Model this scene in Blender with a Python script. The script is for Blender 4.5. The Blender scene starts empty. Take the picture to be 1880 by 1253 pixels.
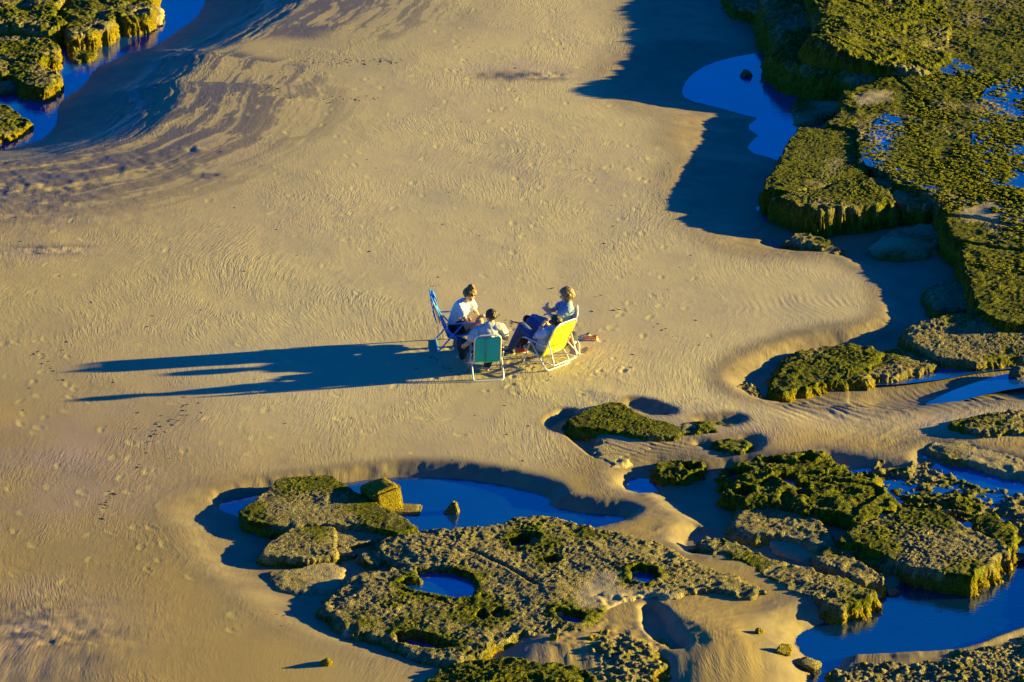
import bpy, bmesh, math, random
import numpy as np
from mathutils import Vector, Matrix, Quaternion

SC = bpy.context.scene
COL = SC.collection

# ------------------------------------------------------------------ camera
PITCH = math.radians(22.0)
LENS, SENSOR = 135.0, 36.0
CAM_D = 70.5
CAM = np.array([0.0, -CAM_D * math.cos(PITCH), CAM_D * math.sin(PITCH)])
cam_data = bpy.data.cameras.new('camera')
cam_data.lens = LENS; cam_data.sensor_width = SENSOR; cam_data.sensor_fit = 'HORIZONTAL'
cam_data.clip_start = 1.0; cam_data.clip_end = 2000.0
cam = bpy.data.objects.new('camera', cam_data); COL.objects.link(cam)
cam.location = CAM; cam.rotation_euler = (math.pi / 2 - PITCH, 0, 0)
SC.camera = cam

# ------------------------------------------------------------------ sun and sky
SUN_ELEV = math.radians(9.4)
SUN_AZ = math.radians(9.5)          # where the sun stands: from +x, turned towards +y
sun_dir = Vector((math.cos(SUN_ELEV) * math.cos(SUN_AZ), math.cos(SUN_ELEV) * math.sin(SUN_AZ), math.sin(SUN_ELEV)))
sd_ = bpy.data.lights.new('sun', 'SUN'); sd_.energy = 5.0; sd_.angle = math.radians(0.55)
sd_.color = (1.0, 0.80, 0.15)
sun = bpy.data.objects.new('sun', sd_); COL.objects.link(sun)
sun.rotation_euler = sun_dir.to_track_quat('Z', 'Y').to_euler()
sun.location = (30, 8, 20)

world = bpy.data.worlds.new('World'); SC.world = world; world.use_nodes = True
wn = world.node_tree; wn.nodes.clear()
sky = wn.nodes.new('ShaderNodeTexSky'); sky.sky_type = 'NISHITA'; sky.sun_disc = False
sky.sun_elevation = SUN_ELEV
sky.sun_rotation = math.pi / 2 - SUN_AZ      # clockwise from +y
sky.altitude = 0; sky.air_density = 1.0; sky.dust_density = 0.3; sky.ozone_density = 3.0
hs = wn.nodes.new('ShaderNodeHueSaturation'); hs.inputs['Saturation'].default_value = 1.9
tint = wn.nodes.new('ShaderNodeMix'); tint.data_type = 'RGBA'; tint.blend_type = 'MULTIPLY'
tint.inputs[0].default_value = 1.0; tint.inputs[7].default_value = (0.25, 0.75, 1.5, 1)
bg = wn.nodes.new('ShaderNodeBackground'); bg.inputs['Strength'].default_value = 0.05
wo = wn.nodes.new('ShaderNodeOutputWorld')
wn.links.new(sky.outputs[0], hs.inputs['Color']); wn.links.new(hs.outputs[0], tint.inputs[6])
wn.links.new(tint.outputs[2], bg.inputs['Color']); wn.links.new(bg.outputs[0], wo.inputs['Surface'])

SC.view_settings.view_transform = 'Standard'; SC.view_settings.look = 'None'
SC.view_settings.gamma = 1.0; SC.view_settings.use_curve_mapping = False
SC.view_settings.exposure = 2.0
SC.render.engine = 'CYCLES'
SC.cycles.caustics_reflective = False; SC.cycles.caustics_refractive = False; SC.cycles.max_bounces = 6; SC.cycles.diffuse_bounces = 2; SC.cycles.glossy_bounces = 3
SC.cycles.transparent_max_bounces = 6

# ------------------------------------------------------------------ helpers: picture position -> place on the ground
FPX = 1880 * LENS / SENSOR
cp, sp = math.cos(PITCH), math.sin(PITCH)
def G(px, py, z=0.0):
    """world x, y of the point at height z that is seen at photo pixel (px, py)"""
    u = (px - 940.0) / FPX; v = (626.5 - py) / FPX
    d = np.array([u, cp + v * sp, -sp + v * cp])
    t = (z - CAM[2]) / d[2]
    p = CAM + d * t
    return float(p[0]), float(p[1])
def GP(poly, z=0.0):
    return np.array([G(a, b, z(*G(a, b, 0.0)) if callable(z) else z) for a, b in poly])

# ------------------------------------------------------------------ noise
_R = [np.random.RandomState(1000 + i).rand(256, 256).astype(np.float32) for i in range(12)]
def vn(x, y, s=0):
    R = _R[s % 12]; x = x + 37.3 * s; y = y + 91.7 * s
    xf = np.floor(x); yf = np.floor(y); fx = (x - xf); fy = (y - yf)
    xi = xf.astype(np.int64) & 255; yi = yf.astype(np.int64) & 255
    fx = fx * fx * (3 - 2 * fx); fy = fy * fy * (3 - 2 * fy)
    x1 = (xi + 1) & 255; y1 = (yi + 1) & 255
    a = R[yi, xi]; b = R[yi, x1]; c = R[y1, xi]; d = R[y1, x1]
    return ((a + (b - a) * fx) * (1 - fy) + (c + (d - c) * fx) * fy) * 2 - 1
def fbm(x, y, f=1.0, o=3, s=0, g=0.5):
    r = 0; a = 1.0; t = 0
    for i in range(o):
        r = r + a * vn(x * f, y * f, s + i); t += a; a *= g; f *= 2.03
    return r / t
def worley(x, y, f, s=0):
    x = x * f; y = y * f
    A = _R[(s + 5) % 12]; B = _R[(s + 7) % 12]; Cc = _R[(s + 9) % 12]
    xf = np.floor(x); yf = np.floor(y)
    best = np.full(x.shape, 9.0); cid = np.zeros(x.shape)
    for i in (-1, 0, 1):
        for j in (-1, 0, 1):
            xi = (xf + i).astype(np.int64) & 255; yi = (yf + j).astype(np.int64) & 255
            dx = xf + i + A[yi, xi] - x; dy = yf + j + B[yi, xi] - y
            d = dx * dx + dy * dy
            m = d < best
            best = np.where(m, d, best); cid = np.where(m, Cc[yi, xi], cid)
    return np.sqrt(best), cid
def sstep(t):
    t = np.clip(t, 0, 1); return t * t * (3 - 2 * t)
def chaikin(P, n=1):
    for _ in range(n):
        Q = np.roll(P, -1, axis=0)
        P = np.stack([P * 0.75 + Q * 0.25, P * 0.25 + Q * 0.75], 1).reshape(-1, 2)
    return P
def sdist(x, y, P):
    """signed distance to polygon (positive inside) and the running length of the nearest border point"""
    best = np.full(x.shape, 1e9); along = np.zeros(x.shape); ins = np.zeros(x.shape, bool)
    n = len(P); L = 0.0
    for i in range(n):
        ax, ay = P[i]; bx, by = P[(i + 1) % n]
        ex, ey = bx - ax, by - ay; l2 = ex * ex + ey * ey + 1e-12
        wx = x - ax; wy = y - ay
        t = np.clip((wx * ex + wy * ey) / l2, 0, 1)
        d = (wx - ex * t) ** 2 + (wy - ey * t) ** 2
        m = d < best
        best = np.where(m, d, best); along = np.where(m, L + t * math.sqrt(l2), along)
        if ey != 0:
            c = ((ay <= y) != (by <= y)) & (x < ax + (y - ay) * ex / ey)
            ins ^= c
        L += math.sqrt(l2)
    d = np.sqrt(best)
    return np.where(ins, d, -d), along
def sdline(x, y, P):
    best = np.full(x.shape, 1e9)
    for i in range(len(P) - 1):
        ax, ay = P[i]; bx, by = P[i + 1]; ex, ey = bx - ax, by - ay
        wx = x - ax; wy = y - ay
        t = np.clip((wx * ex + wy * ey) / (ex * ex + ey * ey + 1e-12), 0, 1)
        best = np.minimum(best, (wx - ex * t) ** 2 + (wy - ey * t) ** 2)
    return np.sqrt(best)

def tag(o, label=None, cat=None, group=None, kind=None):
    if label: o['label'] = label
    if cat: o['category'] = cat
    if group: o['group'] = group
    if kind: o['kind'] = kind
    return o
def grid_object(name, X, Y, Z, keep, mat, attrs=None):
    """a quad sheet from 2D arrays; keep = mask per quad"""
    ny, nx = X.shape
    idx = np.arange(nx * ny).reshape(ny, nx)
    q = np.stack([idx[:-1, :-1], idx[:-1, 1:], idx[1:, 1:], idx[1:, :-1]], -1)[keep]
    used = np.zeros(nx * ny, bool); used[q.ravel()] = True
    remap = np.cumsum(used) - 1
    q = remap[q]
    V = np.stack([X.ravel(), Y.ravel(), Z.ravel()], -1)[used]
    me = bpy.data.meshes.new(name)
    me.vertices.add(len(V)); me.vertices.foreach_set('co', V.astype(np.float32).ravel())
    me.loops.add(q.size); me.loops.foreach_set('vertex_index', q.astype(np.int32).ravel())
    me.polygons.add(len(q))
    me.polygons.foreach_set('loop_start', np.arange(0, q.size, 4, dtype=np.int32))
    me.polygons.foreach_set('loop_total', np.full(len(q), 4, np.int32))
    me.update(calc_edges=True)
    me.polygons.foreach_set('use_smooth', np.ones(len(q), bool))
    for k, A in (attrs or {}).items():
        at = me.attributes.new(k, 'FLOAT', 'POINT')
        at.data.foreach_set('value', A.ravel()[used].astype(np.float32))
    me.materials.append(mat)
    o = bpy.data.objects.new(name, me); COL.objects.link(o)
    return o
# ------------------------------------------------------------------ materials
class NT:
    def __init__(s, name):
        s.m = bpy.data.materials.new(name); s.m.use_nodes = True
        s.t = s.m.node_tree; s.b = s.t.nodes['Principled BSDF']; s.out = s.t.nodes['Material Output']
    def n(s, typ, **kw):
        nd = s.t.nodes.new('ShaderNode' + typ)
        for k, v in kw.items():
            if k.startswith('i_'):
                key = k[2:]; key = int(key) if key.isdigit() else key.replace('_', ' ')
                if hasattr(v, 'is_linked') or isinstance(v, bpy.types.NodeSocket): s.t.links.new(v, nd.inputs[key])
                else: nd.inputs[key].default_value = v
            else: setattr(nd, k, v)
        return nd
    def l(s, a, b): s.t.links.new(a, b)
    def math(s, op, a, b=None, clamp=False):
        nd = s.n('Math', operation=op); nd.use_clamp = clamp
        for i, v in enumerate((a, b)):
            if v is None: continue
            if isinstance(v, bpy.types.NodeSocket): s.l(v, nd.inputs[i])
            else: nd.inputs[i].default_value = v
        return nd.outputs[0]
    def mix(s, f, a, b, typ='MIX'):
        nd = s.n('Mix', data_type='RGBA', blend_type=typ)
        for i, v in ((0, f), (6, a), (7, b)):
            if isinstance(v, bpy.types.NodeSocket): s.l(v, nd.inputs[i])
            elif isinstance(v, tuple): nd.inputs[i].default_value = (*v[:3], 1)
            else: nd.inputs[i].default_value = v
        return nd.outputs[2]
    def attr(s, name): return s.n('Attribute', attribute_name=name).outputs['Fac']
    def noise(s, scale, vec=None, detail=3, rough=0.55, dist=0.0):
        nd = s.n('TexNoise'); nd.inputs['Scale'].default_value = scale
        nd.inputs['Detail'].default_value = detail; nd.inputs['Roughness'].default_value = rough
        nd.inputs['Distortion'].default_value = dist
        if vec is not None: s.l(vec, nd.inputs['Vector'])
        return nd.outputs['Fac']
    def ramp(s, f, lo, hi, a=0.0, b=1.0):
        nd = s.n('MapRange'); nd.clamp = True
        s.l(f, nd.inputs[0]); nd.inputs[1].default_value = lo; nd.inputs[2].default_value = hi
        nd.inputs[3].default_value = a; nd.inputs[4].default_value = b
        return nd.outputs[0]
    def bump(s, h, strength=1.0, dist=0.01, normal=None):
        nd = s.n('Bump'); nd.inputs['Strength'].default_value = strength; nd.inputs['Distance'].default_value = dist
        s.l(h, nd.inputs['Height'])
        if normal is not None: s.l(normal, nd.inputs['Normal'])
        return nd.outputs[0]

def simple(name, col, rough=0.6, metal=0.0, var=0.12, scale=30.0, bump=0.0, bscale=200.0, spec=0.5):
    N = NT(name); tc = N.n('TexCoord').outputs['Object']
    f = N.noise(scale, tc, 3)
    c = N.mix(f, tuple(x * (1 - var) for x in col), tuple(min(1, x * (1 + var)) for x in col))
    N.l(c, N.b.inputs['Base Color']); N.b.inputs['Roughness'].default_value = rough
    N.b.inputs['Metallic'].default_value = metal; N.b.inputs['Specular IOR Level'].default_value = spec
    if bump:
        N.l(N.bump(N.noise(bscale, tc, 2), 1.0, bump), N.b.inputs['Normal'])
    return N.m

def sand_material():
    N = NT('damp_sand'); pos = N.n('NewGeometry').outputs['Position']
    wet = N.attr('wet'); pr = N.attr('print'); rip = N.attr('ripple')
    big = N.noise(0.22, pos, 4, 0.6); med = N.noise(2.2, pos, 4, 0.6); fine = N.noise(55, pos, 3, 0.7)
    dry = N.mix(N.ramp(big, 0.35, 0.68), (0.455, 0.365, 0.22), (0.525, 0.435, 0.215))
    dry = N.mix(N.ramp(med, 0.45, 0.8, 0, 0.35), dry, (0.36, 0.265, 0.20))
    dry = N.mix(N.ramp(fine, 0.3, 0.8, 0, 0.35), dry, (0.30, 0.22, 0.155))
    dry = N.mix(N.attr('vign_moist'), dry, (0.32, 0.225, 0.085))  # brown mixed in for painted vignette and for wet sand
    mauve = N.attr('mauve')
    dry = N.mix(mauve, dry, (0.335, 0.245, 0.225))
    wetc = N.mix(N.ramp(med, 0.3, 0.7), (0.17, 0.125, 0.07), (0.25, 0.19, 0.095))
    c = N.mix(wet, dry, wetc)
    film = N.attr('film'); c = N.mix(N.math('MULTIPLY', film, 0.85), c, (0.085, 0.070, 0.065))
    c = N.mix(N.math('MULTIPLY', pr, 0.38), c, (0.62, 0.54, 0.16))
    grit = N.noise(140, pos, 2, 0.8)
    c = N.mix(N.ramp(grit, 0.66, 0.76, 0, 0.5), c, (0.10, 0.08, 0.06))
    N.l(c, N.b.inputs['Base Color'])
    N.l(N.math('SUBTRACT', N.ramp(wet, 0, 1, 0.85, 0.60), N.math('MULTIPLY', film, 0.3)), N.b.inputs['Roughness'])
    N.l(N.ramp(wet, 0, 1, 0.12, 0.28), N.b.inputs['Specular IOR Level'])
    # wind and water ripples: warped, stretched noise
    warp = N.n('TexNoise'); warp.inputs['Scale'].default_value = 0.20; warp.inputs['Detail'].default_value = 1.5
    N.l(pos, warp.inputs['Vector'])
    wv = N.n('VectorMath', operation='SCALE'); N.l(warp.outputs['Color'], wv.inputs[0]); wv.inputs[3].default_value = 2.4
    ad = N.n('VectorMath', operation='ADD'); N.l(pos, ad.inputs[0]); N.l(wv.outputs[0], ad.inputs[1])
    mp = N.n('Mapping'); N.l(ad.outputs[0], mp.inputs[0]); mp.inputs['Rotation'].default_value = (0, 0, 0.22)
    mp.inputs['Scale'].default_value = (14.0, 2.4, 1)
    r1 = N.noise(1.0, mp.outputs[0], 4, 0.68, 0.2)
    mp2 = N.n('Mapping'); N.l(ad.outputs[0], mp2.inputs[0]); mp2.inputs['Rotation'].default_value = (0, 0, -0.55)
    mp2.inputs['Scale'].default_value = (28.0, 5.0, 1)
    r2 = N.noise(1.0, mp2.outputs[0], 2, 0.5, 0.3)
    amp = N.ramp(N.noise(0.16, pos, 3, 0.6), 0.36, 0.64, 0.22, 1.0)
    sel = N.ramp(N.noise(0.45, pos, 3, 0.6), 0.42, 0.58); sel2 = N.ramp(N.noise(0.8, pos, 3, 0.65), 0.40, 0.62)
    h = N.math('ADD', N.math('MULTIPLY', N.math('MULTIPLY', r1, 1.1), sel), N.math('MULTIPLY', N.math('MULTIPLY', r2, 0.9), sel2))
    iso = N.noise(16, pos, 4, 0.65); h = N.math('ADD', h, N.math('MULTIPLY', iso, 0.35))
    h = N.math('MULTIPLY', h, amp)
    h = N.math('ADD', h, N.math('MULTIPLY', fine, 0.12))
    N.l(N.bump(h, 1.0, 0.011), N.b.inputs['Normal'])
    return N.m

def rock_material():
    N = NT('weedy_rock'); g = N.n('NewGeometry'); pos = g.outputs['Position']
    moss = N.attr('moss'); clump = N.attr('clump'); sandy = N.attr('sandy'); cid = N.attr('cell')
    steep = N.attr('steep')
    n1 = N.noise(9, pos, 4, 0.65); n2 = N.noise(38, pos, 4, 0.7); n3 = N.noise(120, pos, 2, 0.7)
    # bare, mussel covered rock
    bare = N.mix(N.ramp(n2, 0.35, 0.65), (0.045, 0.036, 0.022), (0.31, 0.25, 0.10))
    bare = N.mix(N.ramp(cid, 0.45, 1.0, 0, 0.8), bare, (0.42, 0.345, 0.135))
    bare = N.mix(N.ramp(n3, 0.62, 0.72, 0, 0.8), bare, (0.55, 0.48, 0.40))
    # green weed
    weed = N.mix(N.ramp(n2, 0.3, 0.7), (0.030, 0.040, 0.001), (0.235, 0.240, 0.003))
    weed = N.mix(N.ramp(n1, 0.55, 0.75, 0, 0.8), weed, (0.40, 0.29, 0.004))
    weed = N.mix(N.ramp(clump, 0.25, 0.8, 0.75, 0), weed, (0.022, 0.028, 0.002))
    mm = N.ramp(N.math('ADD', moss, N.math('MULTIPLY', N.math('SUBTRACT', n1, 0.5), 1.3)), 0.35, 0.65)
    c = N.mix(mm, bare, weed)
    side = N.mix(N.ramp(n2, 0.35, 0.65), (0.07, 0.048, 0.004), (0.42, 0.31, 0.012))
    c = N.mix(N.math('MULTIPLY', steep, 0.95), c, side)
    sandc = N.mix(n2, (0.30, 0.23, 0.13), (0.38, 0.30, 0.165))
    c = N.mix(sandy, c, sandc)
    N.l(c, N.b.inputs['Base Color'])
    N.b.inputs['Roughness'].default_value = 0.7; N.b.inputs['Specular IOR Level'].default_value = 0.07
    vor = N.n('TexVoronoi'); vor.inputs['Scale'].default_value = 45; N.l(pos, vor.inputs['Vector'])
    h = N.math('SUBTRACT', N.math('ADD', N.math('MULTIPLY', n2, 1.2), N.math('MULTIPLY', n3, 0.5)), N.math('MULTIPLY', vor.outputs['Distance'], 0.9))
    bm = N.n('Bump'); N.l(h, bm.inputs['Height']); bm.inputs['Distance'].default_value = 0.03
    N.l(N.math('SUBTRACT', 1.0, N.math('MULTIPLY', sandy, 0.85)), bm.inputs['Strength'])
    N.l(bm.outputs[0], N.b.inputs['Normal'])
    return N.m

def water_material(name='tide_water', deep=(0.003, 0.058, 0.24)):
    N = NT(name); pos = N.n('NewGeometry').outputs['Position']
    N.l(N.mix(N.ramp(N.noise(0.7, pos, 4, 0.6), 0.35, 0.68), tuple(v * .7 for v in deep), tuple(v * 1.15 for v in deep)), N.b.inputs['Base Color'])
    N.b.inputs['Roughness'].default_value = 0.04; N.b.inputs['IOR'].default_value = 2.2
    N.b.inputs['Specular IOR Level'].default_value = 1.0
    mp = N.n('Mapping'); N.l(pos, mp.inputs[0]); mp.inputs['Scale'].default_value = (1.0, 2.2, 1)
    a = N.noise(7.0, mp.outputs[0], 3, 0.55); b = N.noise(1.3, mp.outputs[0], 3, 0.5)
    h = N.math('ADD', a, N.math('MULTIPLY', b, 0.6))
    N.l(N.bump(h, 1.0, 0.004), N.b.inputs['Normal'])
    return N.m

M_SAND = sand_material(); M_ROCK = rock_material(); M_WATER = water_material(); M_DEEP = water_material('deep_pool_water', (0.001, 0.022, 0.07)); M_MID = water_material('clear_pool_water', (0.002, 0.036, 0.13))
# ------------------------------------------------------------------ the low places in the sand
# (outline in photo pixels, level, width of bank, extra depth inside, rills, noise)
LOWS = [
 dict(n='channel', z=-0.62, w=3.05, dep=0.25, rill=0.0, jag=0.05, p=[(-500,-300),(520,-300),(376,-30),(373,20),(346,45),(318,62),(282,88),(232,98),(205,112),(172,126),(152,160),(118,180),(103,200),(108,222),(80,255),(40,268),(0,278),(-500,330)]),
 dict(n='right_pool', z=-0.26, w=1.9, dep=0.15, rill=0.0, jag=0.05, p=[(1290,128),(1329,112),(1390,100),(1480,90),(1600,120),(1580,200),(1560,300),(1520,330),(1429,290),(1377,277),(1392,256),(1403,249),(1377,234),(1403,216),(1374,210),(1329,197),(1266,182),(1259,168),(1268,148)]),
 dict(n='upper_low', z=-0.2, w=2.4, dep=0.05, rill=0.0, jag=0.1, p=[(1330,-200),(1330,20),(1350,60),(1420,110),(1700,110),(1700,-200)]),
 dict(n='right_low', z=-0.18, w=1.5, dep=0.03, rill=0.0, jag=0.08, p=[(1385,300),(1350,340),(1370,400),(1420,440),(1480,440),(1700,420),(1700,300)]),
 dict(n='right_floor', z=-0.22, w=0.7, dep=0.03, rill=0.016, jag=0.07, p=[(1395,448),(1440,462),(1560,470),(1650,520),(1668,570),(1662,612),(1600,632),(1520,640),(1430,668),(1378,700),(1370,722),(1420,742),(1560,752),(1680,745),(1800,715),(1960,690),(1960,420),(1430,430)]),
 dict(n='stream', z=-0.26, w=0.8, dep=0.09, rill=0.0, jag=0.05, p=[(1560,706),(1700,690),(1960,655),(1960,735),(1760,738),(1700,748),(1620,756),(1560,748)]),
 dict(n='main_pool', z=-0.18, w=0.42, dep=0.12, rill=0.018, jag=0.02, p=[(401,924),(440,914),(481,907),(560,898),(632,888),(690,880),(745,876),(838,878),(913,889),(969,901),(1014,917),(1003,930),(1073,943),(1156,948),(1125,966),(1000,990),(700,1000),(500,1000),(440,950),(402,940)]),
 dict(n='left_hollow', z=-0.13, w=1.0, dep=0.03, rill=0.0, jag=0.04, p=[(395,945),(440,965),(440,1000),(470,1040),(520,1070),(560,1100),(620,1140),(700,1172),(840,1215),(900,1200),(860,1140),(720,1080),(680,1000),(480,930)]),
 dict(n='mound_hollow', z=-0.13, w=0.2, dep=0.02, rill=0.0, jag=0.05, p=[(1006,782),(1042,762),(1060,784),(1092,798),(1094,818),(1106,846),(1094,850),(1072,828),(1044,806),(1006,792)]),
 dict(n='hollow_b', z=-0.07, w=0.2, dep=0.0, rill=0.0, jag=0.09, p=[(1150,742),(1180,742),(1228,758),(1228,766),(1190,764),(1160,756)]),
 dict(n='hollow_c', z=-0.06, w=0.2, dep=0.0, rill=0.0, jag=0.09, p=[(1280,774),(1345,770),(1358,776),(1340,786),(1300,782)]),
 dict(n='hollow_d', z=-0.1, w=0.25, dep=0.0, rill=0.0, jag=0.07, p=[(1268,820),(1320,822),(1380,812),(1392,822),(1380,838),(1320,834)]),
 dict(n='mid_low', z=-0.18, w=0.7, dep=0.02, rill=0.0, jag=0.07, p=[(1180,868),(1290,868),(1345,862),(1560,880),(1560,1010),(1400,1000),(1290,965),(1262,940),(1215,905),(1160,905),(1160,885)]),
 dict(n='low_strip', z=-0.2, w=0.45, dep=0.02, rill=0.0, jag=0.05, p=[(1250,1000),(1290,968),(1400,1000),(1560,1010),(1700,1060),(1600,1120),(1450,1040),(1330,1010),(1290,1030)]),
 dict(n='small_pool', z=-0.21, w=0.35, dep=0.08, rill=0.0, jag=0.03, p=[(1150,886),(1166,877),(1190,879),(1208,890),(1210,905),(1160,906),(1146,898)]),
 dict(n='right_shallows', z=-0.13, w=0.5, dep=0.03, rill=0.0, jag=0.06, p=[(1500,842),(1600,860),(1700,870),(1690,840),(1720,828),(1800,850),(1960,890),(1960,1020),(1700,1000),(1580,900)]),
 dict(n='bottom_pool', z=-0.28, w=0.7, dep=0.2, rill=0.0, jag=0.04, p=[(1453,1178),(1482,1154),(1540,1140),(1607,1108),(1680,1050),(1846,1040),(1960,1000),(1960,1120),(1880,1152),(1822,1172),(1779,1190),(1677,1201),(1605,1204),(1533,1208),(1520,1400),(1478,1400),(1490,1226),(1475,1202)]),
 dict(n='corner', z=-0.235, w=0.6, dep=0.0, rill=0.0, jag=0.06, p=[(1533,1222),(1605,1216),(1677,1212),(1779,1202),(1880,1164),(2100,1110),(2100,1500),(1540,1500)]),
 dict(n='snake_hollow', z=-0.14, w=0.2, dep=0.0, rill=0.0, jag=0.05, p=[(1184,1122),(1204,1122),(1220,1145),(1226,1168),(1256,1194),(1250,1200),(1228,1198),(1196,1180),(1184,1156),(1188,1138)]),
 dict(n='bottom_hollow', z=-0.12, w=0.2, dep=0.0, rill=0.0, jag=0.06, p=[(1192,1228),(1222,1222),(1226,1300),(1182,1300)]),
]
Z_HOLES = [([(738,1068),(764,1062),(768,1046),(800,1044),(831,1047),(860,1058),(872,1076),(862,1092),(840,1094),(809,1088),(760,1080)], -.03, .03),
           ([(1164,1047),(1178,1044),(1195,1047),(1202,1060),(1182,1068),(1160,1065)], -.03, .03),
           ([(1024,1122),(1050,1120),(1070,1128),(1060,1142),(1040,1140),(1028,1130)], -.06, .02),
           ([(728,1160),(760,1160),(800,1170),(832,1186),(806,1188),(770,1182),(734,1176)], -.12, .02),
           ([(878,1128),(884,1120),(892,1128),(886,1136)], -.10, 0), ([(906,1122),(914,1118),(920,1128),(912,1130)], -.10, 0),
           ([(1000,1024),(1016,1022),(1024,1028),(1008,1032)], -.07, 0), ([(936,986),(960,980),(985,984),(975,998),(945,1000)], -.12, 0)]
N_HOLES = [([(1344,866),(1362,863),(1374,868),(1362,874),(1346,872)], -.04), ([(1462,843),(1484,838),(1498,844),(1490,851),(1470,851)], -.05),
           ([(1354,902),(1364,896),(1378,900),(1380,908),(1364,913)], -.08), ([(1434,877),(1456,874),(1462,888),(1480,892),(1476,900),(1452,894)], -.02),
           ([(1464,902),(1474,898),(1488,908),(1484,914),(1468,910)], -.04), ([(1404,846),(1428,844),(1428,850),(1408,852)], -.03)]
for hp, hz, rim in Z_HOLES: LOWS.append(dict(n='rock_hole', z=hz - .22, w=.06, dep=0.0, rill=0.0, jag=0.0, p=hp, P=GP(hp, .04)))
for hp, hz in N_HOLES: LOWS.append(dict(n='rock_hole', z=hz - .22, w=.06, dep=0.0, rill=0.0, jag=0.0, p=hp, P=GP(hp, .04)))
for L in LOWS: L['P'] = L.get('P') if 'P' in L else chaikin(GP(L['p'], L['z']), 1)
MOUNDS = [  # gentle rises of sand: (outline, extra height, width)
 (GP([(1230,1130),(1330,1135),(1420,1140),(1440,1160),(1420,1200),(1440,1260),(1260,1280),(1250,1180)]), 0.08, 1.1),
 (GP([(1100,720),(1400,730),(1500,790),(1400,830),(1250,800)]), 0.03, 0.8),
]
def sand_parts(x, y, film=None):
    h = 0.035 * fbm(x, y, 0.16, 2, 1) + 0.012 * fbm(x, y, 0.7, 2, 2)
    # the flat falls away a little to the lower left
    h = h - 0.055 * sstep((-(x + 4.5)) / 5.0) * sstep((3.0 - y) / 6.0)
    wet = np.zeros(x.shape)
    for P, e, w in MOUNDS:
        bb = (x > P[:, 0].min() - w) & (x < P[:, 0].max() + w) & (y > P[:, 1].min() - w) & (y < P[:, 1].max() + w)
        if not bb.any(): continue
        d, _ = sdist(x[bb], y[bb], P)
        h[bb] += e * sstep((d + w * .5) / w)
    for L in LOWS:
        P = L['P']; w = L['w']; r = w * 1.7 + 0.4 + (6 if w > 3 else 0)
        bb = (x > P[:, 0].min() - r) & (x < P[:, 0].max() + r) & (y > P[:, 1].min() - r) & (y < P[:, 1].max() + r)
        if not bb.any(): continue
        xx = x[bb]; yy = y[bb]
        d, al = sdist(xx, yy, P)
        d = -d + L['jag'] * (fbm(xx, yy, 1.3, 3, 4) + 0.35 * fbm(xx, yy, 6.0, 3, 6)) + (0.02 * fbm(xx, yy, 3.0, 4, 9) if L['jag'] else 0)
        if L['rill']:
            rr = vn(al * 5.5, yy * 0.6, 6) * 0.7 + vn(al * 13, yy * 0.6, 7) * 0.5
            d = d - L['rill'] * 1.6 * rr * sstep(d / (w * 0.5)) * sstep((w * 1.3 - d) / w)
        t = np.clip(d / w, 0, 1.6)
        hp = 1 - (1 - np.clip(t / 1.25, 0, 1)) ** 2 if w < 0.9 else (1 - (1 - np.clip(t / 0.98, 0, 1)) ** 1.22 if w > 3 else sstep(t / 1.25))
        lo = L['z'] + (0.0 - L['z'] + 0.04) * hp
        lo = lo + np.clip(d - 1.0 * w, 0, 9) ** 2 * 0.9
        if w > 3:     # long bank of the channel: drawn-out streaks of sand along the water
            q = fbm(al * 0.9 + 0.8 * fbm(xx, yy, .8, 3, 3), d * 4.0 + 1.1 * fbm(xx, yy, .45, 4, 5), 1.0, 5, 8, 0.72)
            lo = lo + 0.034 * q * sstep((d - 0.7) / 1.2) * sstep((4.6 - d) / 1.0)
        lo = np.where(d < 0, L['z'] - L['dep'] * sstep(-d / 0.7), lo)
        lo = np.where(d > w * 1.6 + .3, 9, lo)
        k = 0.035
        a = h[bb]; m = np.clip(0.5 + 0.5 * (a - lo) / k, 0, 1)
        hn = a * (1 - m) + lo * m - k * m * (1 - m)
        if w > 3: hn = hn + 0.006 * q * sstep((d - 3.0) / 1.0) * sstep((8.0 - d) / 3.0) * sstep((fbm(xx, yy, .35, 2, 2) + .25) / .4)
        h[bb] = hn
        wv = sstep((w * 1.45 - d) / (w * 0.75 + .05))
        if w > 3: wv = np.clip(sstep((2.6 - d) / 1.6) + 0.4 * sstep((8.5 - d) / 4.5), 0, 1)
        if w > 3 and film is not None:
            film[bb] = sstep((q + 0.10) / 0.20) * sstep((8.0 - d) / 4.5) * sstep((d - 0.8) / 1.2) * sstep((fbm(xx, yy, .4, 3, 7) + .45) / .35)
        wet[bb] = np.maximum(wet[bb], wv)
    return h, wet
def sand_z(x, y):
    h, _ = sand_parts(np.array([float(x)]), np.array([float(y)])); return float(h[0])

def axis(lo, hi, step, far, stepf=None):
    a = [lo]
    while a[-1] < hi: a.append(a[-1] + (stepf(a[-1]) if stepf else step))
    s = step * 4; pre = []; v = lo
    while v > -far: v -= s; s *= 1.45; pre.append(v)
    s = step * 4; post = []; v = a[-1]
    while v < far: v += s; s *= 1.45; post.append(v)
    return np.array(pre[::-1] + a + post)
ax = axis(-12.8, 12.8, 0.028, 600)
ay = axis(-12.5, 24.0, 0.04, 600, lambda v: 0.030 + 0.0009 * (v + 12.5))
X, Y = np.meshgrid(ax, ay)
FILM = np.zeros(X.shape); Z, WET = sand_parts(X, Y, FILM)
PRINT = np.zeros(X.shape)

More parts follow.
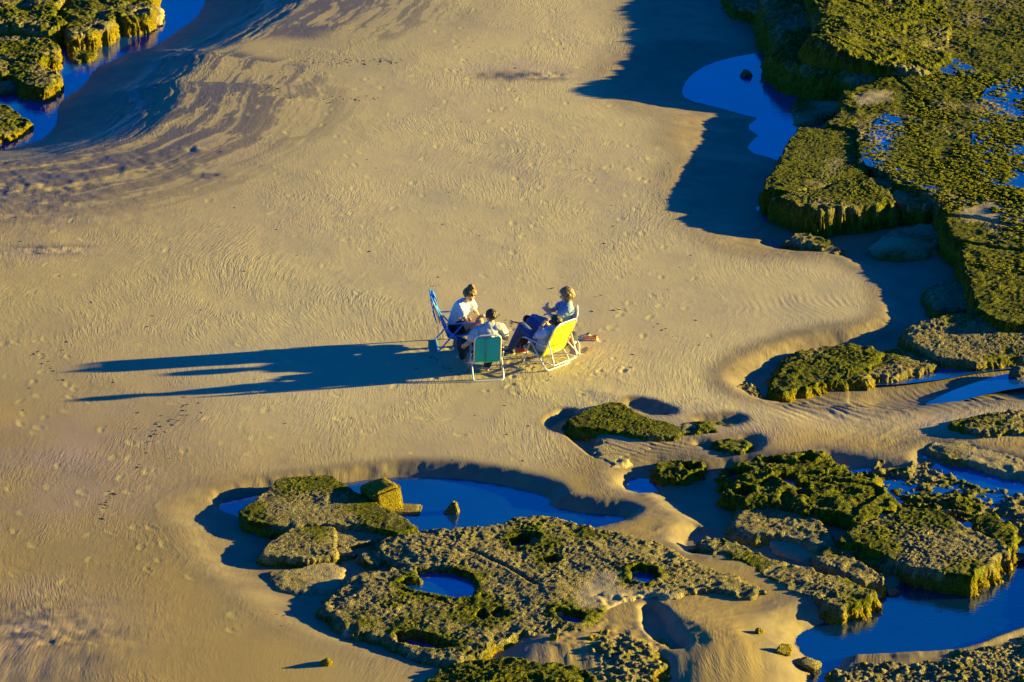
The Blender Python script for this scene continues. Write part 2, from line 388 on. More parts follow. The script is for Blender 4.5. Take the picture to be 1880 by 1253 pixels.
# footprints: trails of dents with a paler, broken crust
rng = np.random.RandomState(5)
def stamp(cx, cy, ang, ln, wd, dep, pal):
    r = ln * 0.75
    i0, i1 = np.searchsorted(ax, [cx - r, cx + r]); j0, j1 = np.searchsorted(ay, [cy - r, cy + r])
    if i1 - i0 < 2 or j1 - j0 < 2: return
    xs = X[j0:j1, i0:i1] - cx; ys = Y[j0:j1, i0:i1] - cy
    u = xs * math.cos(ang) + ys * math.sin(ang); v = -xs * math.sin(ang) + ys * math.cos(ang)
    q = np.sqrt((u / (ln / 2)) ** 2 + (v / (wd / 2)) ** 2) + 0.35 * vn(X[j0:j1, i0:i1] * 22, Y[j0:j1, i0:i1] * 22, 3)
    ok = 1 - sstep((WET[j0:j1, i0:i1] - .3) / .3)
    Z[j0:j1, i0:i1] += (-dep * sstep(1.1 - q) + dep * 0.5 * np.exp(-((q - 1.2) / .25) ** 2)) * ok
    PRINT[j0:j1, i0:i1] = np.maximum(PRINT[j0:j1, i0:i1], pal * sstep((1.25 - q) / 0.6) * ok)
TRAILS = [((1000,20),(900,560)),((820,60),(1010,330)),((640,110),(700,230)),((700,90),(420,90)),((980,110),(420,200)),((1120,150),(1200,640)),
 ((600,190),(420,175)),((870,130),(700,400)),((560,40),(700,560)),((1050,60),(960,540)),((1180,440),(1300,640)),((10,600),(90,960)),((60,620),(330,1040)),
 ((380,740),(150,960)),((240,840),(60,1100)),((440,810),(520,690)),((20,900),(140,1200)),((200,900),(300,1080)),((300,960),(460,1200)),((540,640),(700,860)),
 ((420,300),(180,560)),((160,380),(20,560)),((700,760),(1000,820)),((1120,600),(1340,420)),((1400,500),(1180,560)),((1000,700),(1400,790)),((60,1000),(60,1240)),((760,560),(640,760)),((1240,250),(1130,600)),
 ((620,80),(560,360)),((930,90),(1140,120)),((740,200),(1000,250)),((480,380),(640,330)),((1260,700),(1500,800)),((860,20),(900,330)),((1160,200),(1020,420)),((840,250),(1130,330)),((330,60+60),(560,260)),((100,620),(200,780)),((30,700),(60,820))]
for a, b in TRAILS:
    p0 = np.array(G(*a)); p1 = np.array(G(*b)); L = np.linalg.norm(p1 - p0); d = (p1 - p0) / L; nrm = np.array([-d[1], d[0]])
    ang = math.atan2(d[1], d[0]); n = int(L / 0.72); ph = rng.rand() * 6
    for i in range(n):
        if rng.rand() < 0.22: continue
        c = p0 + d * (i + rng.uniform(-.2, .2)) * L / n + nrm * ((0.13 if i % 2 else -0.13) + 0.35 * math.sin(i * 0.35 + ph) + rng.normal() * .06)
        stamp(c[0], c[1], ang + rng.normal() * .25, rng.uniform(.24, .33), rng.uniform(.11, .17), rng.uniform(.001, .005), rng.uniform(.2, .8))
for i in range(200):
    px, py = rng.uniform(60, 1300), rng.uniform(20, 860)
    if i < 90: px, py = 975 + rng.normal() * 75, 655 + rng.normal() * 32
    c = G(px, py); stamp(c[0], c[1], rng.uniform(0, 6.3), rng.uniform(.1, .3), rng.uniform(.08, .14), rng.uniform(.001, .004) * (2.6 if i < 90 else 1), rng.uniform(.3, .8))
VIGN_MOIST = None
# darker mauve patches of wetter sand on the left
def blob(px, py, rx, ry):
    c = G(px, py); k = math.hypot(c[0] - CAM[0], c[1] - CAM[1], CAM[2]) / FPX
    rx *= k; ry *= k / 0.37
    q = ((X - c[0]) / rx) ** 2 + ((Y - c[1]) / ry) ** 2
    return np.exp(-q)
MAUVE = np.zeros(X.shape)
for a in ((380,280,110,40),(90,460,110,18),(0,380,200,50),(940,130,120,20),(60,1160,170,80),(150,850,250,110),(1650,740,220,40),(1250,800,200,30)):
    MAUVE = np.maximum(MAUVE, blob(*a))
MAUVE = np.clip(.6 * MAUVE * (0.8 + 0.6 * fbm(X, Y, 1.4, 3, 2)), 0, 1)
DK = np.zeros(X.shape)
for a in ((355,278,45,12),(90,458,80,9),(385,322,40,10),(965,140,80,9),(50,1190,150,60),(60,345,180,60),(230,300,120,30)):
    DK = np.maximum(DK, blob(*a))
FILM = np.clip(np.maximum(FILM, 0.8 * DK * sstep((fbm(X * .5, Y * 1.6, 2.0, 4, 4, .65) + .1) / .35)), 0, 1)
WET = np.clip(np.maximum(WET, DK * sstep((fbm(X * .5, Y * 1.6, 2.0, 4, 4, .65) + .25) / .45) * 0.9), 0, 1)
Z += DK * 0.02 * fbm(X, Y, 5.0, 2, 6)
rr_ = sstep((X - G(1040, 900)[0]) / 2.0) * sstep((G(1200, 690)[1] - Y) / 2.0)
dr = 1 - np.abs(fbm(X * 1.0 + .4 * fbm(X, Y, 1.1, 2, 2), Y * 2.2 - X * .8, 1.5, 4, 5, .6)) * 2
Z += (0.0015 + 0.010 * rr_) * (dr - .6) * (fbm(X, Y, .5, 2, 6) + .6)
# coarse ripples left by running water in three places
RIP = np.zeros(X.shape)
for (px, py, rx, ry, ang, wl, am) in ((1545,738,110,26,0.9,0.16,0.017),(1185,822,80,24,1.1,0.14,0.012),(1700,1230,190,40,0.9,0.12,0.004),(1480,560,140,22,0.2,0.15,0.0025),(1790,712,110,26,0.7,0.18,0.014),(1350,940,80,50,1.9,0.3,0.006)):
    m = blob(px, py, rx, ry); s = X * math.cos(ang) + Y * math.sin(ang) + 0.35 * fbm(X, Y, 0.8, 2, 9) + 0.05 * fbm(X, Y, 4, 2, 3)
    wv = np.sin(s * 2 * math.pi / wl); Z += m * am * (wv + 0.3 * np.abs(wv)) * (0.6 + 0.6 * vn(X * 3, Y * 3, 2)); RIP = np.maximum(RIP, m)
# lower right corner: lumpy weed-strewn sand
lc = sstep((sdist(X, Y, GP([(1520,1215),(1700,1208),(1880,1160),(2100,1120),(2100,1400),(1500,1400)]))[0] + .1) / .4)
wk, wc = worley(X + .1 * fbm(X, Y, 3, 2, 1), Y, 7.0, 1)
Z += lc * (0.02 * (1 - wk) * (wc > .4) + 0.015 * fbm(X, Y, 6, 3, 4)); WET = np.maximum(WET, lc * (.55 + .3 * (wc > .4)))
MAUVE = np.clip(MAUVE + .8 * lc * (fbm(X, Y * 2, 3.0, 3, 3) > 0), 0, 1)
# pebbly stretch by the bottom centre
lc2 = np.exp(-(((X - G(1120,1200)[0]) / 1.2) ** 2 + ((Y - G(1120,1200)[1]) / 1.1) ** 2))
Z += lc2 * 0.03 * (1 - wk) * (wc > .35)

VIGN_MOIST = np.clip(sstep((-(X + 2.0)) / 9.0) * .5 + sstep((-1.0 - Y) / 9.0) * .85 + sstep((-(X + 4)) / 5) * sstep((2.0 - Y) / 8) * .5 + .25 * fbm(X, Y, .35, 3, 4) * sstep((3 - Y) / 5) + .9 * sstep((X - .3) / 1.8) * sstep((-3.2 - Y) / 2.0), 0, 1)  # lens vignetting painted as browner sand left and below; lower right really wet
keep = np.ones((X.shape[0] - 1, X.shape[1] - 1), bool)
sand = grid_object('sand', X, Y, Z, keep, M_SAND, {'wet': WET, 'print': PRINT, 'mauve': MAUVE, 'vign_moist': VIGN_MOIST, 'film': FILM, 'ripple': RIP})
tag(sand, kind='structure')

# ------------------------------------------------------------------ water
def water(name, poly, z, grow=0.25, mat=None, kind='structure', top=None):
    P = chaikin(GP(poly, z if top is None else top), 1)
    A = 0.5 * np.sum(P[:, 0] * np.roll(P[:, 1], -1) - np.roll(P[:, 0], -1) * P[:, 1])
    if A < 0: P = P[::-1]
    T = np.roll(P, -1, 0) - np.roll(P, 1, 0); T /= np.linalg.norm(T, axis=1)[:, None] + 1e-9
    P = P + np.stack([T[:, 1], -T[:, 0]], 1) * grow
    bm = bmesh.new(); f = bm.faces.new([bm.verts.new((a, b, z)) for a, b in P])
    bmesh.ops.triangulate(bm, faces=[f]); me = bpy.data.meshes.new(name); bm.to_mesh(me); bm.free()
    me.materials.append(mat or M_WATER); o = bpy.data.objects.new(name, me); COL.objects.link(o)
    o['kind'] = kind
    return o
LD = {L['n']: L for L in LOWS}
water('channel_water', LD['channel']['p'], -0.615, 0.1)
water('pool_water', LD['right_pool']['p'], -0.256, 0.1)
water('pool_water', [(1392,446),(1404,440),(1432,462),(1440,470),(1402,462)], -0.222, .12)
water('pool_water', [(1384,384),(1405,378),(1424,396),(1420,410),(1392,402)], -0.19, .05)
water('stream_water', [(1578,697),(1619,690),(1683,680),(1716,675),(1731,664),(1794,668),(1854,655),(1960,648),(1960,668),(1850,676),(1794,684),(1740,694),(1680,702),(1630,706),(1599,706)], -0.240, .03)
water('stream_water', [(1690,748),(1740,722),(1790,704),(1850,686),(1960,676),(1960,700),(1860,712),(1790,728),(1740,742)], -0.240, .03)
water('main_pool_water', LD['main_pool']['p'], -0.176, 0.06, M_MID)
water('pool_water', [(440,962),(470,960),(482,975),(470,985),(448,982)], -0.135, .05)
water('pool_water', LD['small_pool']['p'], -0.208, .08)
water('shallow_water', LD['right_shallows']['p'], -0.135, .05)
water('pool_water', [(1500,960),(1515,975),(1545,990),(1590,1012),(1575,1022),(1520,1010),(1500,985)], -0.185, .05)
water('bottom_pool_water', LD['bottom_pool']['p'], -0.276, 0.08, M_DEEP)
# ------------------------------------------------------------------ rocks
def rock(name, label, cat, poly, top, base=-0.55, edge=0.14, jag=1.0, rough=1.0, moss=0.5, sandy=0.0, clump=0.035, cf=11.0,
         cracks=(), holes=(), soft=False, flowx=1.0, step=0.019, structure=False, steps=0, seed=0, fill=None, fadex=None):
    zt = top if callable(top) else (lambda x, y, t=top: t + 0 * x)
    P = GP(poly, zt) if callable(top) else GP(poly, top)
    m = edge + 0.25
    nx = int((P[:, 0].max() - P[:, 0].min() + 2 * m) / step) + 2
    sy = step * 1.25
    ny = int((P[:, 1].max() - P[:, 1].min() + 2 * m) / sy) + 2
    gx = np.linspace(P[:, 0].min() - m, P[:, 0].max() + m, nx); gy = np.linspace(P[:, 1].min() - m, P[:, 1].max() + m, ny)
    x, y = np.meshgrid(gx, gy)
    sd, al = sdist(x, y, P)
    s = seed * 3
    # gather grid rows in the wall so that its face has detail
    gyv, gxv = np.gradient(sd, gy, gx); gl = np.hypot(gxv, gyv) + 1e-6; gxv = gxv / gl; gyv = gyv / gl
    R = 0.30; u = (sd + edge * 0.5) / R; f = np.where(np.abs(u) < 1, R * np.sign(u) * (0.25 * np.abs(u) + 0.75 * np.abs(u) ** 2.2) - edge * 0.5, sd)
    if not soft and edge < .4:
        x = x + gxv * (f - sd); y = y + gyv * (f - sd); sd = f
    big = fbm(x, y, 1.1, 2, 1 + s); mid = fbm(x, y, 3.4, 3, 2 + s); fin = fbm(x, y, 11, 3, 4 + s)
    dd = sd + edge + jag * (0.05 * big + 0.085 * mid + 0.030 * fin)
    t = np.clip(dd / edge, 0, 1)
    prof = sstep(t) if soft else 1 - (1 - t) ** 2.6
    T = zt(x, y) + rough * (0.028 * big + 0.018 * mid)
    if steps:      # bedding: the top breaks into low terraces
        q = fbm(x, y, 0.55, 3, 7 + s) * steps
        fq = np.floor(q); T = T + 0.055 * (fq + sstep((q - fq) / 0.18) - q)
    # the rim of a slab is chipped lower here and there
    T = T - rough * 0.04 * sstep((0.35 + 0.3 * big - sd) / 0.35) * sstep((mid + 0.1) / 0.5) * (0 if soft else 1)
    mossf = moss + 0.85 * fbm(x, y, 1.0, 4, 5 + s)
    sandf = np.clip(sandy * 2.2 - 0.6 + 0.9 * fbm(x, y, 0.8, 3, 8 + s), 0, 1) * (1 if sandy > 0 else 0)
    if fill is not None:      # sand lying on part of the rock
        for fp, fw in fill:
            fd, _ = sdist(x, y, GP(fp, float(np.mean(zt(P[:, 0], P[:, 1])))))
            sandf = np.maximum(sandf, sstep((fd + 0.12 * mid + .05) / fw))
    wx = x + 0.04 * fbm(x, y, 6, 2, 3); wy = y + 0.04 * fbm(x, y, 6, 2, 6)
    cf = cf * 1.7; clump = clump * 0.5
    F, cid = worley(wx, wy * flowx, cf, 2 + s); F2, c2 = worley(wx + 3.1, wy * flowx, cf * 2.1, 4 + s)
    cl = np.clip(1 - F * 1.25, 0, 1) ** 0.8 * (0.35 + 0.9 * (cid > 0.35)); cl2 = np.clip(1 - F2 * 1.3, 0, 1) * (0.3 + c2)
    cover = np.clip(0.55 + 0.8 * fbm(x, y, 1.9, 2, 9 + s), 0.15, 1)
    texh = (clump * cl * cover + clump * 0.55 * cl2 + 0.012 * rough * fin) * (1 - 0.93 * sandf)
    z = base + (T - base) * prof + texh * np.clip(t * 1.5, 0, 1)
    holz = np.zeros(x.shape)
    for hp, hz, rim in holes:
        H = GP(hp, zt(*G(*hp[0], 0.0)) if callable(top) else top)
        hd, _ = sdist(x, y, H); hd = hd + 0.03 + 0.07 * mid + 0.03 * fin
        z = np.where(hd > -0.16, z + 0.5 * rim * np.exp(-((hd + 0.07) / 0.055) ** 2), z)
        z = z + (hz - 0.07 - z) * sstep((hd + 0.02) / 0.05)
        mossf = mossf + 0.5 * np.exp(-(np.minimum(hd, 0) / 0.25) ** 2); sandf = sandf * (1 - np.exp(-(hd / 0.2) ** 2))
    for cpts, cw, cdp in cracks:
        Cp = GP(cpts, zt(*G(*cpts[0], 0.0)) if callable(top) else top)
        cdist = sdline(x + 0.05 * mid, y + 0.05 * fin, Cp)
        z = z - cdp * (1 - sstep(cdist / cw))
    # side walls: ledges and knobs
    wall = np.clip(1 - np.abs(prof - 0.5) * 1.6, 0, 1) * (0 if soft else 1)
    X2 = x + 0; Y2 = y + 0
    n3 = vn(x * 9 + z * 11, y * 9 - z * 8, 5) + 0.6 * vn(x * 21 - z * 23, y * 21 + z * 17, 6)
    wl = np.clip((0.97 - prof) / 0.3, 0, 1) * np.clip(t * 4, 0, 1) * (0 if soft else 1)
    lay = vn(z * 14 + al * .5, al * 0.8, 8) + .5 * vn(z * 30 + al, al * 1.5, 3)
    out = wl * (0.075 * n3 + 0.045 * lay + 0.02 * vn(al * 2.5, z * 4, 1))
    X2 = X2 - gxv * out; Y2 = Y2 - gyv * out; z = z + wl * 0.03 * vn(x * 15 + z * 6, y * 15, 7)
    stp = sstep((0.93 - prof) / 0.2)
    mz = dd > 0.0
    keep = mz[:-1, :-1] | mz[1:, :-1] | mz[:-1, 1:] | mz[1:, 1:]
    mossf = mossf * (1 - 0.7 * sandf)
    o = grid_object(name, X2, Y2, z, keep, M_ROCK, {'moss': mossf, 'clump': np.clip(cl, 0, 1), 'cell': cid, 'sandy': sandf, 'steep': stp})
    if structure: o['kind'] = 'structure'
    elif not label: o['kind'] = 'stuff'
    else: tag(o, label, cat)
    return o

def boulder(name, label, px, py, w, h, d, z=None, moss=0.3, seed=0, cuts=8, yellow=False, rot=0.0, group=None):
    """a small loose rock: a cut and roughened block"""
    r = random.Random(seed); bm = bmesh.new(); bmesh.ops.create_icosphere(bm, subdivisions=4, radius=1.0)
    planes = []
    for i in range(cuts):
        a = r.uniform(0, 6.28); b = r.uniform(-0.5, 1.2)
        planes.append((Vector((math.cos(a) * math.cos(b), math.sin(a) * math.cos(b), math.sin(b))), r.uniform(.55, .85)))
    V = []
    for v in bm.verts:
        p = v.co.copy()
        for n, k in planes:
            q = p.dot(n)
            if q > k: p -= n * (q - k)
        V.append(p)
    A = np.array(V); nz = fbm(A[:, 0] * 2 + seed, A[:, 1] * 2 + A[:, 2] * 1.7, 1.6, 4, seed % 7, .6)
    for v, p, q in zip(bm.verts, V, nz): v.co = p * (1 + 0.16 * q)
    gx_, gy_ = G(px, py, 0.0)
    if z is None: z = sand_z(gx_, gy_)
    gx_, gy_ = G(px, py, z)
    bmesh.ops.scale(bm, vec=(w, d, h), verts=bm.verts)
    bmesh.ops.rotate(bm, matrix=Matrix.Rotation(rot, 3, 'Z'), verts=bm.verts)
    me = bpy.data.meshes.new(name); bm.to_mesh(me); bm.free()
    me.polygons.foreach_set('use_smooth', np.ones(len(me.polygons), bool)); me.materials.append(M_ROCK)
    for k, val in (('moss', moss), ('clump', 0.6), ('cell', 0.5), ('sandy', 0.0), ('steep', 0.8 if yellow else 0.0)):
        at = me.attributes.new(k, 'FLOAT', 'POINT'); at.data.foreach_set('value', np.full(len(me.vertices), val, np.float32))
    o = bpy.data.objects.new(name, me); COL.objects.link(o); o.location = (gx_, gy_, z + h * 0.35)
    return tag(o, label, 'rock', group)

# --- upper left
rock('mossy_rock', 'large weedy boulder with bright right faces beside the upper left channel', 'rock',
     [(112,-60),(278,-60),(276,6),(262,30),(232,34),(212,24),(196,50),(176,44),(170,60),(134,66),(120,44),(122,14)], -0.22, edge=.18, jag=1.5, rough=1.9, moss=.62, clump=.06, cf=8, base=-.75, seed=1, steps=3)
rock('sand_topped_rock', 'rounded rock with a bare sandy back jutting into the upper left channel', 'rock',
     [(222,6),(262,2),(286,12),(292,24),(284,32),(262,44),(238,46),(220,34)], -0.42, edge=.2, rough=.4, jag=.6, moss=.3, sandy=.72, clump=.012, base=-.75, seed=2)
rock('mossy_rock', 'dark weedy boulder in the very top left corner', 'rock',
     [(-160,-80),(104,-80),(114,-20),(96,16),(110,40),(80,58),(40,50),(-160,44)], -0.15, edge=.22, jag=1.5, rough=2.0, moss=.6, clump=.06, cf=8, base=-.75, seed=3, steps=3)
rock('mossy_rock', 'weedy boulder with one bright corner, second down the left edge', 'rock',
     [(-160,62),(30,68),(84,72),(100,82),(98,100),(60,108),(30,104),(-160,100)], -0.28, edge=.18, jag=1.5, rough=1.8, moss=.6, clump=.06, cf=8, base=-.75, seed=0)
rock('mossy_rock', 'knobbly weedy rock at the narrow of the channel, near the left edge', 'rock',
     [(14,118),(56,114),(72,120),(98,132),(98,150),(84,160),(50,156),(24,142)], -0.32, edge=.16, jag=1.5, rough=1.6, moss=.6, clump=.055, cf=8, base=-.75, seed=1)
rock('mossy_rock', 'small low boulder cut by the left edge above the channel', 'rock',
     [(-160,108),(4,104),(16,118),(10,134),(-160,140)], -0.30, edge=.16, jag=1.2, rough=1.2, moss=.55, clump=.05, cf=8, base=-.75, seed=2)
rock('mossy_rock', 'wedge of weedy rock alone in the blue water at the left edge', 'rock',
     [(-160,188),(4,192),(26,204),(52,224),(30,238),(4,246),(-160,262)], -0.44, edge=.16, jag=1.0, rough=1.2, moss=.75, clump=.05, cf=8, base=-.75, seed=3)
rock('flat_rock', 'small flat dark rock lying in the narrow of the upper left channel', 'rock',
     [(132,96),(150,92),(172,92),(176,100),(164,106),(140,108)], -0.52, edge=.10, jag=.7, moss=.6, clump=.03, base=-.75, seed=0)
boulder('boulder', 'low round boulder half under water below the weedy rocks on the left', 14, 168, .34, .16, .4, z=-.6, moss=.2, seed=4)

# --- upper right
ztS = lambda x, y: 0.16 + 0.22 * sstep((y + 1.0) / 9.0)
rock('rock_face', 'towering dark boulder in shade under the top right outcrop', 'rock',
     [(1420,-90),(1560,-90),(1560,60),(1600,140),(1500,128),(1462,112),(1440,96),(1450,60),(1424,40)], 0.36, base=-.5, edge=.55, jag=1.8, rough=1.6, moss=.5, clump=.06, cf=7, seed=1, steps=2)
rock('weed_covered_outcrop', 'highest outcrop at the top right, sunlit golden weed over a black shaded face', 'rock',
     [(1478,-90),(1700,-90),(1740,40),(1735,110),(1700,132),(1655,128),(1600,116),(1540,104),(1500,94),(1484,84),(1512,50),(1500,20)], lambda x, y: 0.68 + 0.20 * np.exp(-((y - G(1490, 78, .86)[1]) / 0.9) ** 2) * sstep((8.3 - x) / 1.5) - 0.26 * sstep((x - 7.0) / 2.8), base=-.7, edge=.34, jag=1.2, rough=1.8, moss=1.0, clump=.06, cf=9, seed=2, steps=4)
rock('rock_face', 'dark cut-off boulder at the top edge beside the small puddle', 'rock',
     [(1356,-90),(1440,-90),(1452,4),(1436,14),(1400,14),(1352,4)], 0.12, base=-.6, edge=.3, jag=1.5, rough=1.4, moss=.3, clump=.05, seed=3)
rock('sloping_slab', 'smooth tilted slab in shade between the outcrop and the blue pool', 'rock',
     [(1462,196),(1470,182),(1520,168),(1592,146),(1640,132),(1640,150),(1560,176),(1520,208),(1490,220),(1474,222)], lambda x, y: -0.16 + 0.16 * sstep((x - 7.6) / 2.0), base=-.6, edge=.25, jag=.4, rough=.4, moss=.55, sandy=.25, clump=.008, seed=0)
ztM = ztS
rock('rock_shelf', '', '', [(1630,134),(1598,150),(1556,168),(1548,186),(1550,206),(1514,226),(1572,238),(1580,248),(1577,298),(1623,311),(1641,335),(1700,355),(1731,368),(1736,400),(1746,428),(1768,446),(1780,500),(1793,552),(1790,566),
      (1840,590),(1990,590),(2060,300),(2060,-140),(1700,-140),(1732,40),(1734,112)], ztM, base=-.7, edge=.13, jag=1.0, rough=1.0, moss=.85, clump=.055, cf=8.5, seed=0, structure=True, step=.028, flowx=1.3, cracks=[([(1736,392),(1790,396),(1850,410),(2000,430)], .10, .16), ([(1760,440),(1830,452),(2000,466)], .07, .12), ([(1640,140),(1700,190),(1720,230)], .05, .06), ([(1740,140),(1800,150),(1860,190)], .07, .08)],
     holes=[([(1586,306),(1592,260),(1620,215),(1650,205),(1668,235),(1655,280),(1640,318),(1700,340),(1800,352),(1790,364),(1700,356),(1630,322)], .0, 0.0)] if False else (),
     fill=[([(1560,180),(1600,168),(1650,172),(1640,190),(1600,200),(1575,212)], .4), ([(1640,338),(1720,352),(1900,380),(1900,420),(1760,410),(1735,380)], .6), ([(1586,250),(1600,214),(1640,206),(1650,260),(1640,310),(1600,300)], .8)])
ztA = lambda x, y: 0.34 + 0 * x
rock('weedy_slab', 'long flat slab glowing yellow green beside the pool, bounded by a straight joint', 'rock',
     [(1470,233),(1520,234),(1569,237),(1576,246),(1573,297),(1598,305),(1580,321),(1510,340),(1450,352),(1410,346),(1412,330),(1432,300),(1446,268)], ztA, base=-.6, edge=.12, jag=.7, rough=.7, moss=.85, clump=.03, cf=12, seed=1, fill=[([(1500,290),(1560,280),(1570,300),(1540,325),(1500,330)], .8)])
rock('weedy_slab', 'front slab with crusted golden rim overhanging the dark hollow, right of the pool', 'rock',
     [(1450,356),(1512,344),(1582,324),(1628,330),(1636,336),(1637,366),(1608,376),(1556,378),(1496,382),(1462,374),(1434,362)], 0.33, base=-.6, edge=.17, jag=1.5, rough=1.0, moss=.85, clump=.04, cf=10, seed=2)
rock('bare_slab', 'narrow bare tan slab wedged between front slab and shelf edge', 'rock',
     [(1640,338),(1662,342),(1728,367),(1700,374),(1664,372),(1641,364)], 0.28, base=-.6, edge=.12, jag=.8, rough=.7, moss=.2, clump=.02, sandy=.3, seed=3)
rock('shaded_ledge', 'low rounded ledge in deep shade beneath the bare tan slab', 'rock',
     [(1606,446),(1640,424),(1700,408),(1728,404),(1726,440),(1690,456),(1640,460),(1612,458)], -0.08, base=-.6, edge=.25, jag=.8, moss=.2, clump=.015, sandy=.5, seed=0)
rock('crested_rock', 'small hunched rock with a sunlit crest by the little blue puddle', 'rock',
     [(1444,440),(1458,428),(1468,422),(1480,428),(1504,434),(1522,446),(1544,458),(1530,466),(1504,452),(1470,446)], -0.04, base=-.6, edge=.14, jag=1.3, rough=1.4, moss=.4, clump=.04, seed=1)
rock('shaded_boulder', 'rounded dark boulder in shade at the foot of the right wall', 'rock',
     [(1708,534),(1722,519),(1752,514),(1778,520),(1786,544),(1770,560),(1722,564)], -0.02, base=-.6, edge=.2, jag=1.0, moss=.25, clump=.02, seed=2)
rock('weedy_slab', 'rounded end of the shelf, mossy above and grey with mussels toward the blue stream', 'rock',
     [(1673,602),(1700,588),(1740,578),(1776,571),(1792,566),(1850,582),(1990,588),(1990,640),(1850,652),(1791,662),(1757,659),(1712,652),(1690,636),(1672,622)], lambda x, y: -0.08 + 0.22 * sstep((y + 0.6) / 2.2), base=-.6, edge=.18, jag=1.2, rough=.8, moss=.45, clump=.035, cf=12, seed=3)
rock('weedy_slab', 'yellow green slab at the left tip of the row above the blue stream', 'rock',
     [(1424,712),(1428,690),(1438,664),(1474,644),(1516,636),(1560,630),(1596,636),(1612,648),(1600,668),(1586,692),(1540,694),(1502,702),(1470,712),(1440,720)], -0.07, base=-.55, edge=.16, jag=1.3, rough=1.2, moss=1.0, clump=.04, cf=12, seed=0)
rock('mussel_slab', 'lower grey slab crusted with mussels between the green slab and the rounded shelf end', 'rock',
     [(1590,690),(1604,668),(1616,648),(1642,643),(1668,650),(1714,664),(1712,674),(1680,680),(1624,689)], -0.13, base=-.55, edge=.14, jag=1.2, rough=1.0, moss=.38, clump=.032, cf=13, seed=1)
boulder('boulder', 'small brown boulder at the right edge in the shallow blue stream', 1866, 690, .22, .12, .2, z=-.24, moss=.2, seed=9)

# water lying on the shelf, broken by weed
def sheet(name, poly, zf): return water(name, poly, zf, .0)
for poly, zz in (([(1782,262),(1800,170),(1850,140),(2040,120),(2040,350),(1880,352),(1800,330)], .394), ([(1700,112),(1745,104),(1790,126),(1792,138),(1740,140)], .385),
                 ([(1582,300),(1588,262),(1604,226),(1640,200),(1662,236),(1652,276),(1640,300),(1680,330),(1730,345),(1722,352),(1650,330),(1620,312)], .390), ([(1640,330),(1760,345),(1960,380),(1960,400),(1760,378)], .345)):
    water('shelf_puddle', poly, zz, 0.02)

def tuft_field(name, items, label=None):
    """many small spiky weed clumps on a surface, joined: items = (polygon in photo px, z function, count, size, drop)"""
    r = np.random.RandomState(3)
    bm = bmesh.new(); bmesh.ops.create_icosphere(bm, subdivisions=2, radius=1.0)
    base = np.array([v.co[:] for v in bm.verts]); tri = np.array([[v.index for v in f.verts] for f in bm.faces]); bm.free()
    Vs, Fs, k = [], [], 0
    for poly, zf, cnt, size, drop in items:
        P = GP(poly, zf); lo = P.min(0); hi = P.max(0); n = 0
        c = r.uniform(lo, hi, (cnt * 6, 2)); d, _ = sdist(c[:, 0], c[:, 1], P)
        c = c[(d > 0) & (fbm(c[:, 0], c[:, 1], .9, 3, 2) + r.rand(len(c)) * .5 > drop)][:cnt]
        for x, y in c:
            s = size * r.uniform(.5, 1.5)
            V = base * (1 + 1.1 * (r.rand(len(base), 1) - .5)); V = V * np.array([s * r.uniform(1.0, 2.4), s * r.uniform(.6, 1.2), s * r.uniform(.3, .6)])
            V[:, 0] -= V[:, 2] * .5
            Vs.append(V + np.array([x, y, float(zf(np.array([x]), np.array([y]))[0]) + s * .15])); Fs.append(tri + k); k += len(base)
    V = np.concatenate(Vs); F = np.concatenate(Fs); me = bpy.data.meshes.new(name)
    me.vertices.add(len(V)); me.vertices.foreach_set('co', V.astype(np.float32).ravel()); me.loops.add(F.size); me.loops.foreach_set('vertex_index', F.astype(np.int32).ravel())
    me.polygons.add(len(F)); me.polygons.foreach_set('loop_start', np.arange(0, F.size, 3, dtype=np.int32)); me.polygons.foreach_set('loop_total', np.full(len(F), 3, np.int32)); me.update(calc_edges=True)
    me.materials.append(M_ROCK)
    hgt = V[:, 2] - np.repeat(np.array([v[:, 2].mean() for v in Vs]), len(base))
    for a, val in (('moss', np.full(len(V), .95)), ('clump', np.full(len(V), .9)), ('cell', np.full(len(V), .5)), ('sandy', np.zeros(len(V))), ('steep', np.zeros(len(V)))):
        me.attributes.new(a, 'FLOAT', 'POINT').data.foreach_set('value', val.astype(np.float32))
    o = bpy.data.objects.new(name, me); COL.objects.link(o); o['kind'] = 'stuff'
    return o
tuft_field('seaweed_tufts', [([(1770,262),(1790,170),(1850,130),(2040,110),(2040,360),(1880,372),(1790,340)], lambda x, y: .39 + 0 * x, 3000, .030, .22),
    ([(1600,306),(1588,262),(1604,226),(1640,190),(1680,236),(1700,300),(1730,345),(1700,352),(1650,330)], lambda x, y: .388 + 0 * x, 600, .026, .22),
    ([(1680,140),(1780,130),(1900,150),(1900,500),(1800,500),(1700,340),(1660,200)], lambda x, y: ztS(x, y) + .015, 2200, .026, .2)])

# --- middle right
rock('flat_reef', 'triangular mossy flat rock with a straight cut lower edge', 'rock',
     [(1047,770),(1078,750),(1124,738),(1142,742),(1164,756),(1190,768),(1230,776),(1262,790),(1240,800),(1195,800),(1150,794),(1102,788),(1060,782)], 0.07, base=-.45, edge=.12, jag=.8, rough=.5, moss=.8, clump=.03, cf=14, seed=2)
rock('sand_covered_rock', 'rough sandy shoulder of rock below the triangular mossy one', 'rock',
     [(1100,793),(1150,798),(1200,806),(1190,822),(1150,836),(1124,846),(1108,836),(1098,812)], -0.005, base=-.4, edge=.55, soft=True, jag=2.2, rough=.5, moss=.3, sandy=.55, clump=.006, seed=3)
rock('low_rock', 'low crumbly rock strip ending in a shaded hollow right of the triangular reef', 'rock',
     [(1255,778),(1300,776),(1340,780),(1338,788),(1296,792),(1262,792)], 0.03, base=-.4, edge=.16, jag=1.3, moss=.3, sandy=.3, clump=.03, seed=0)
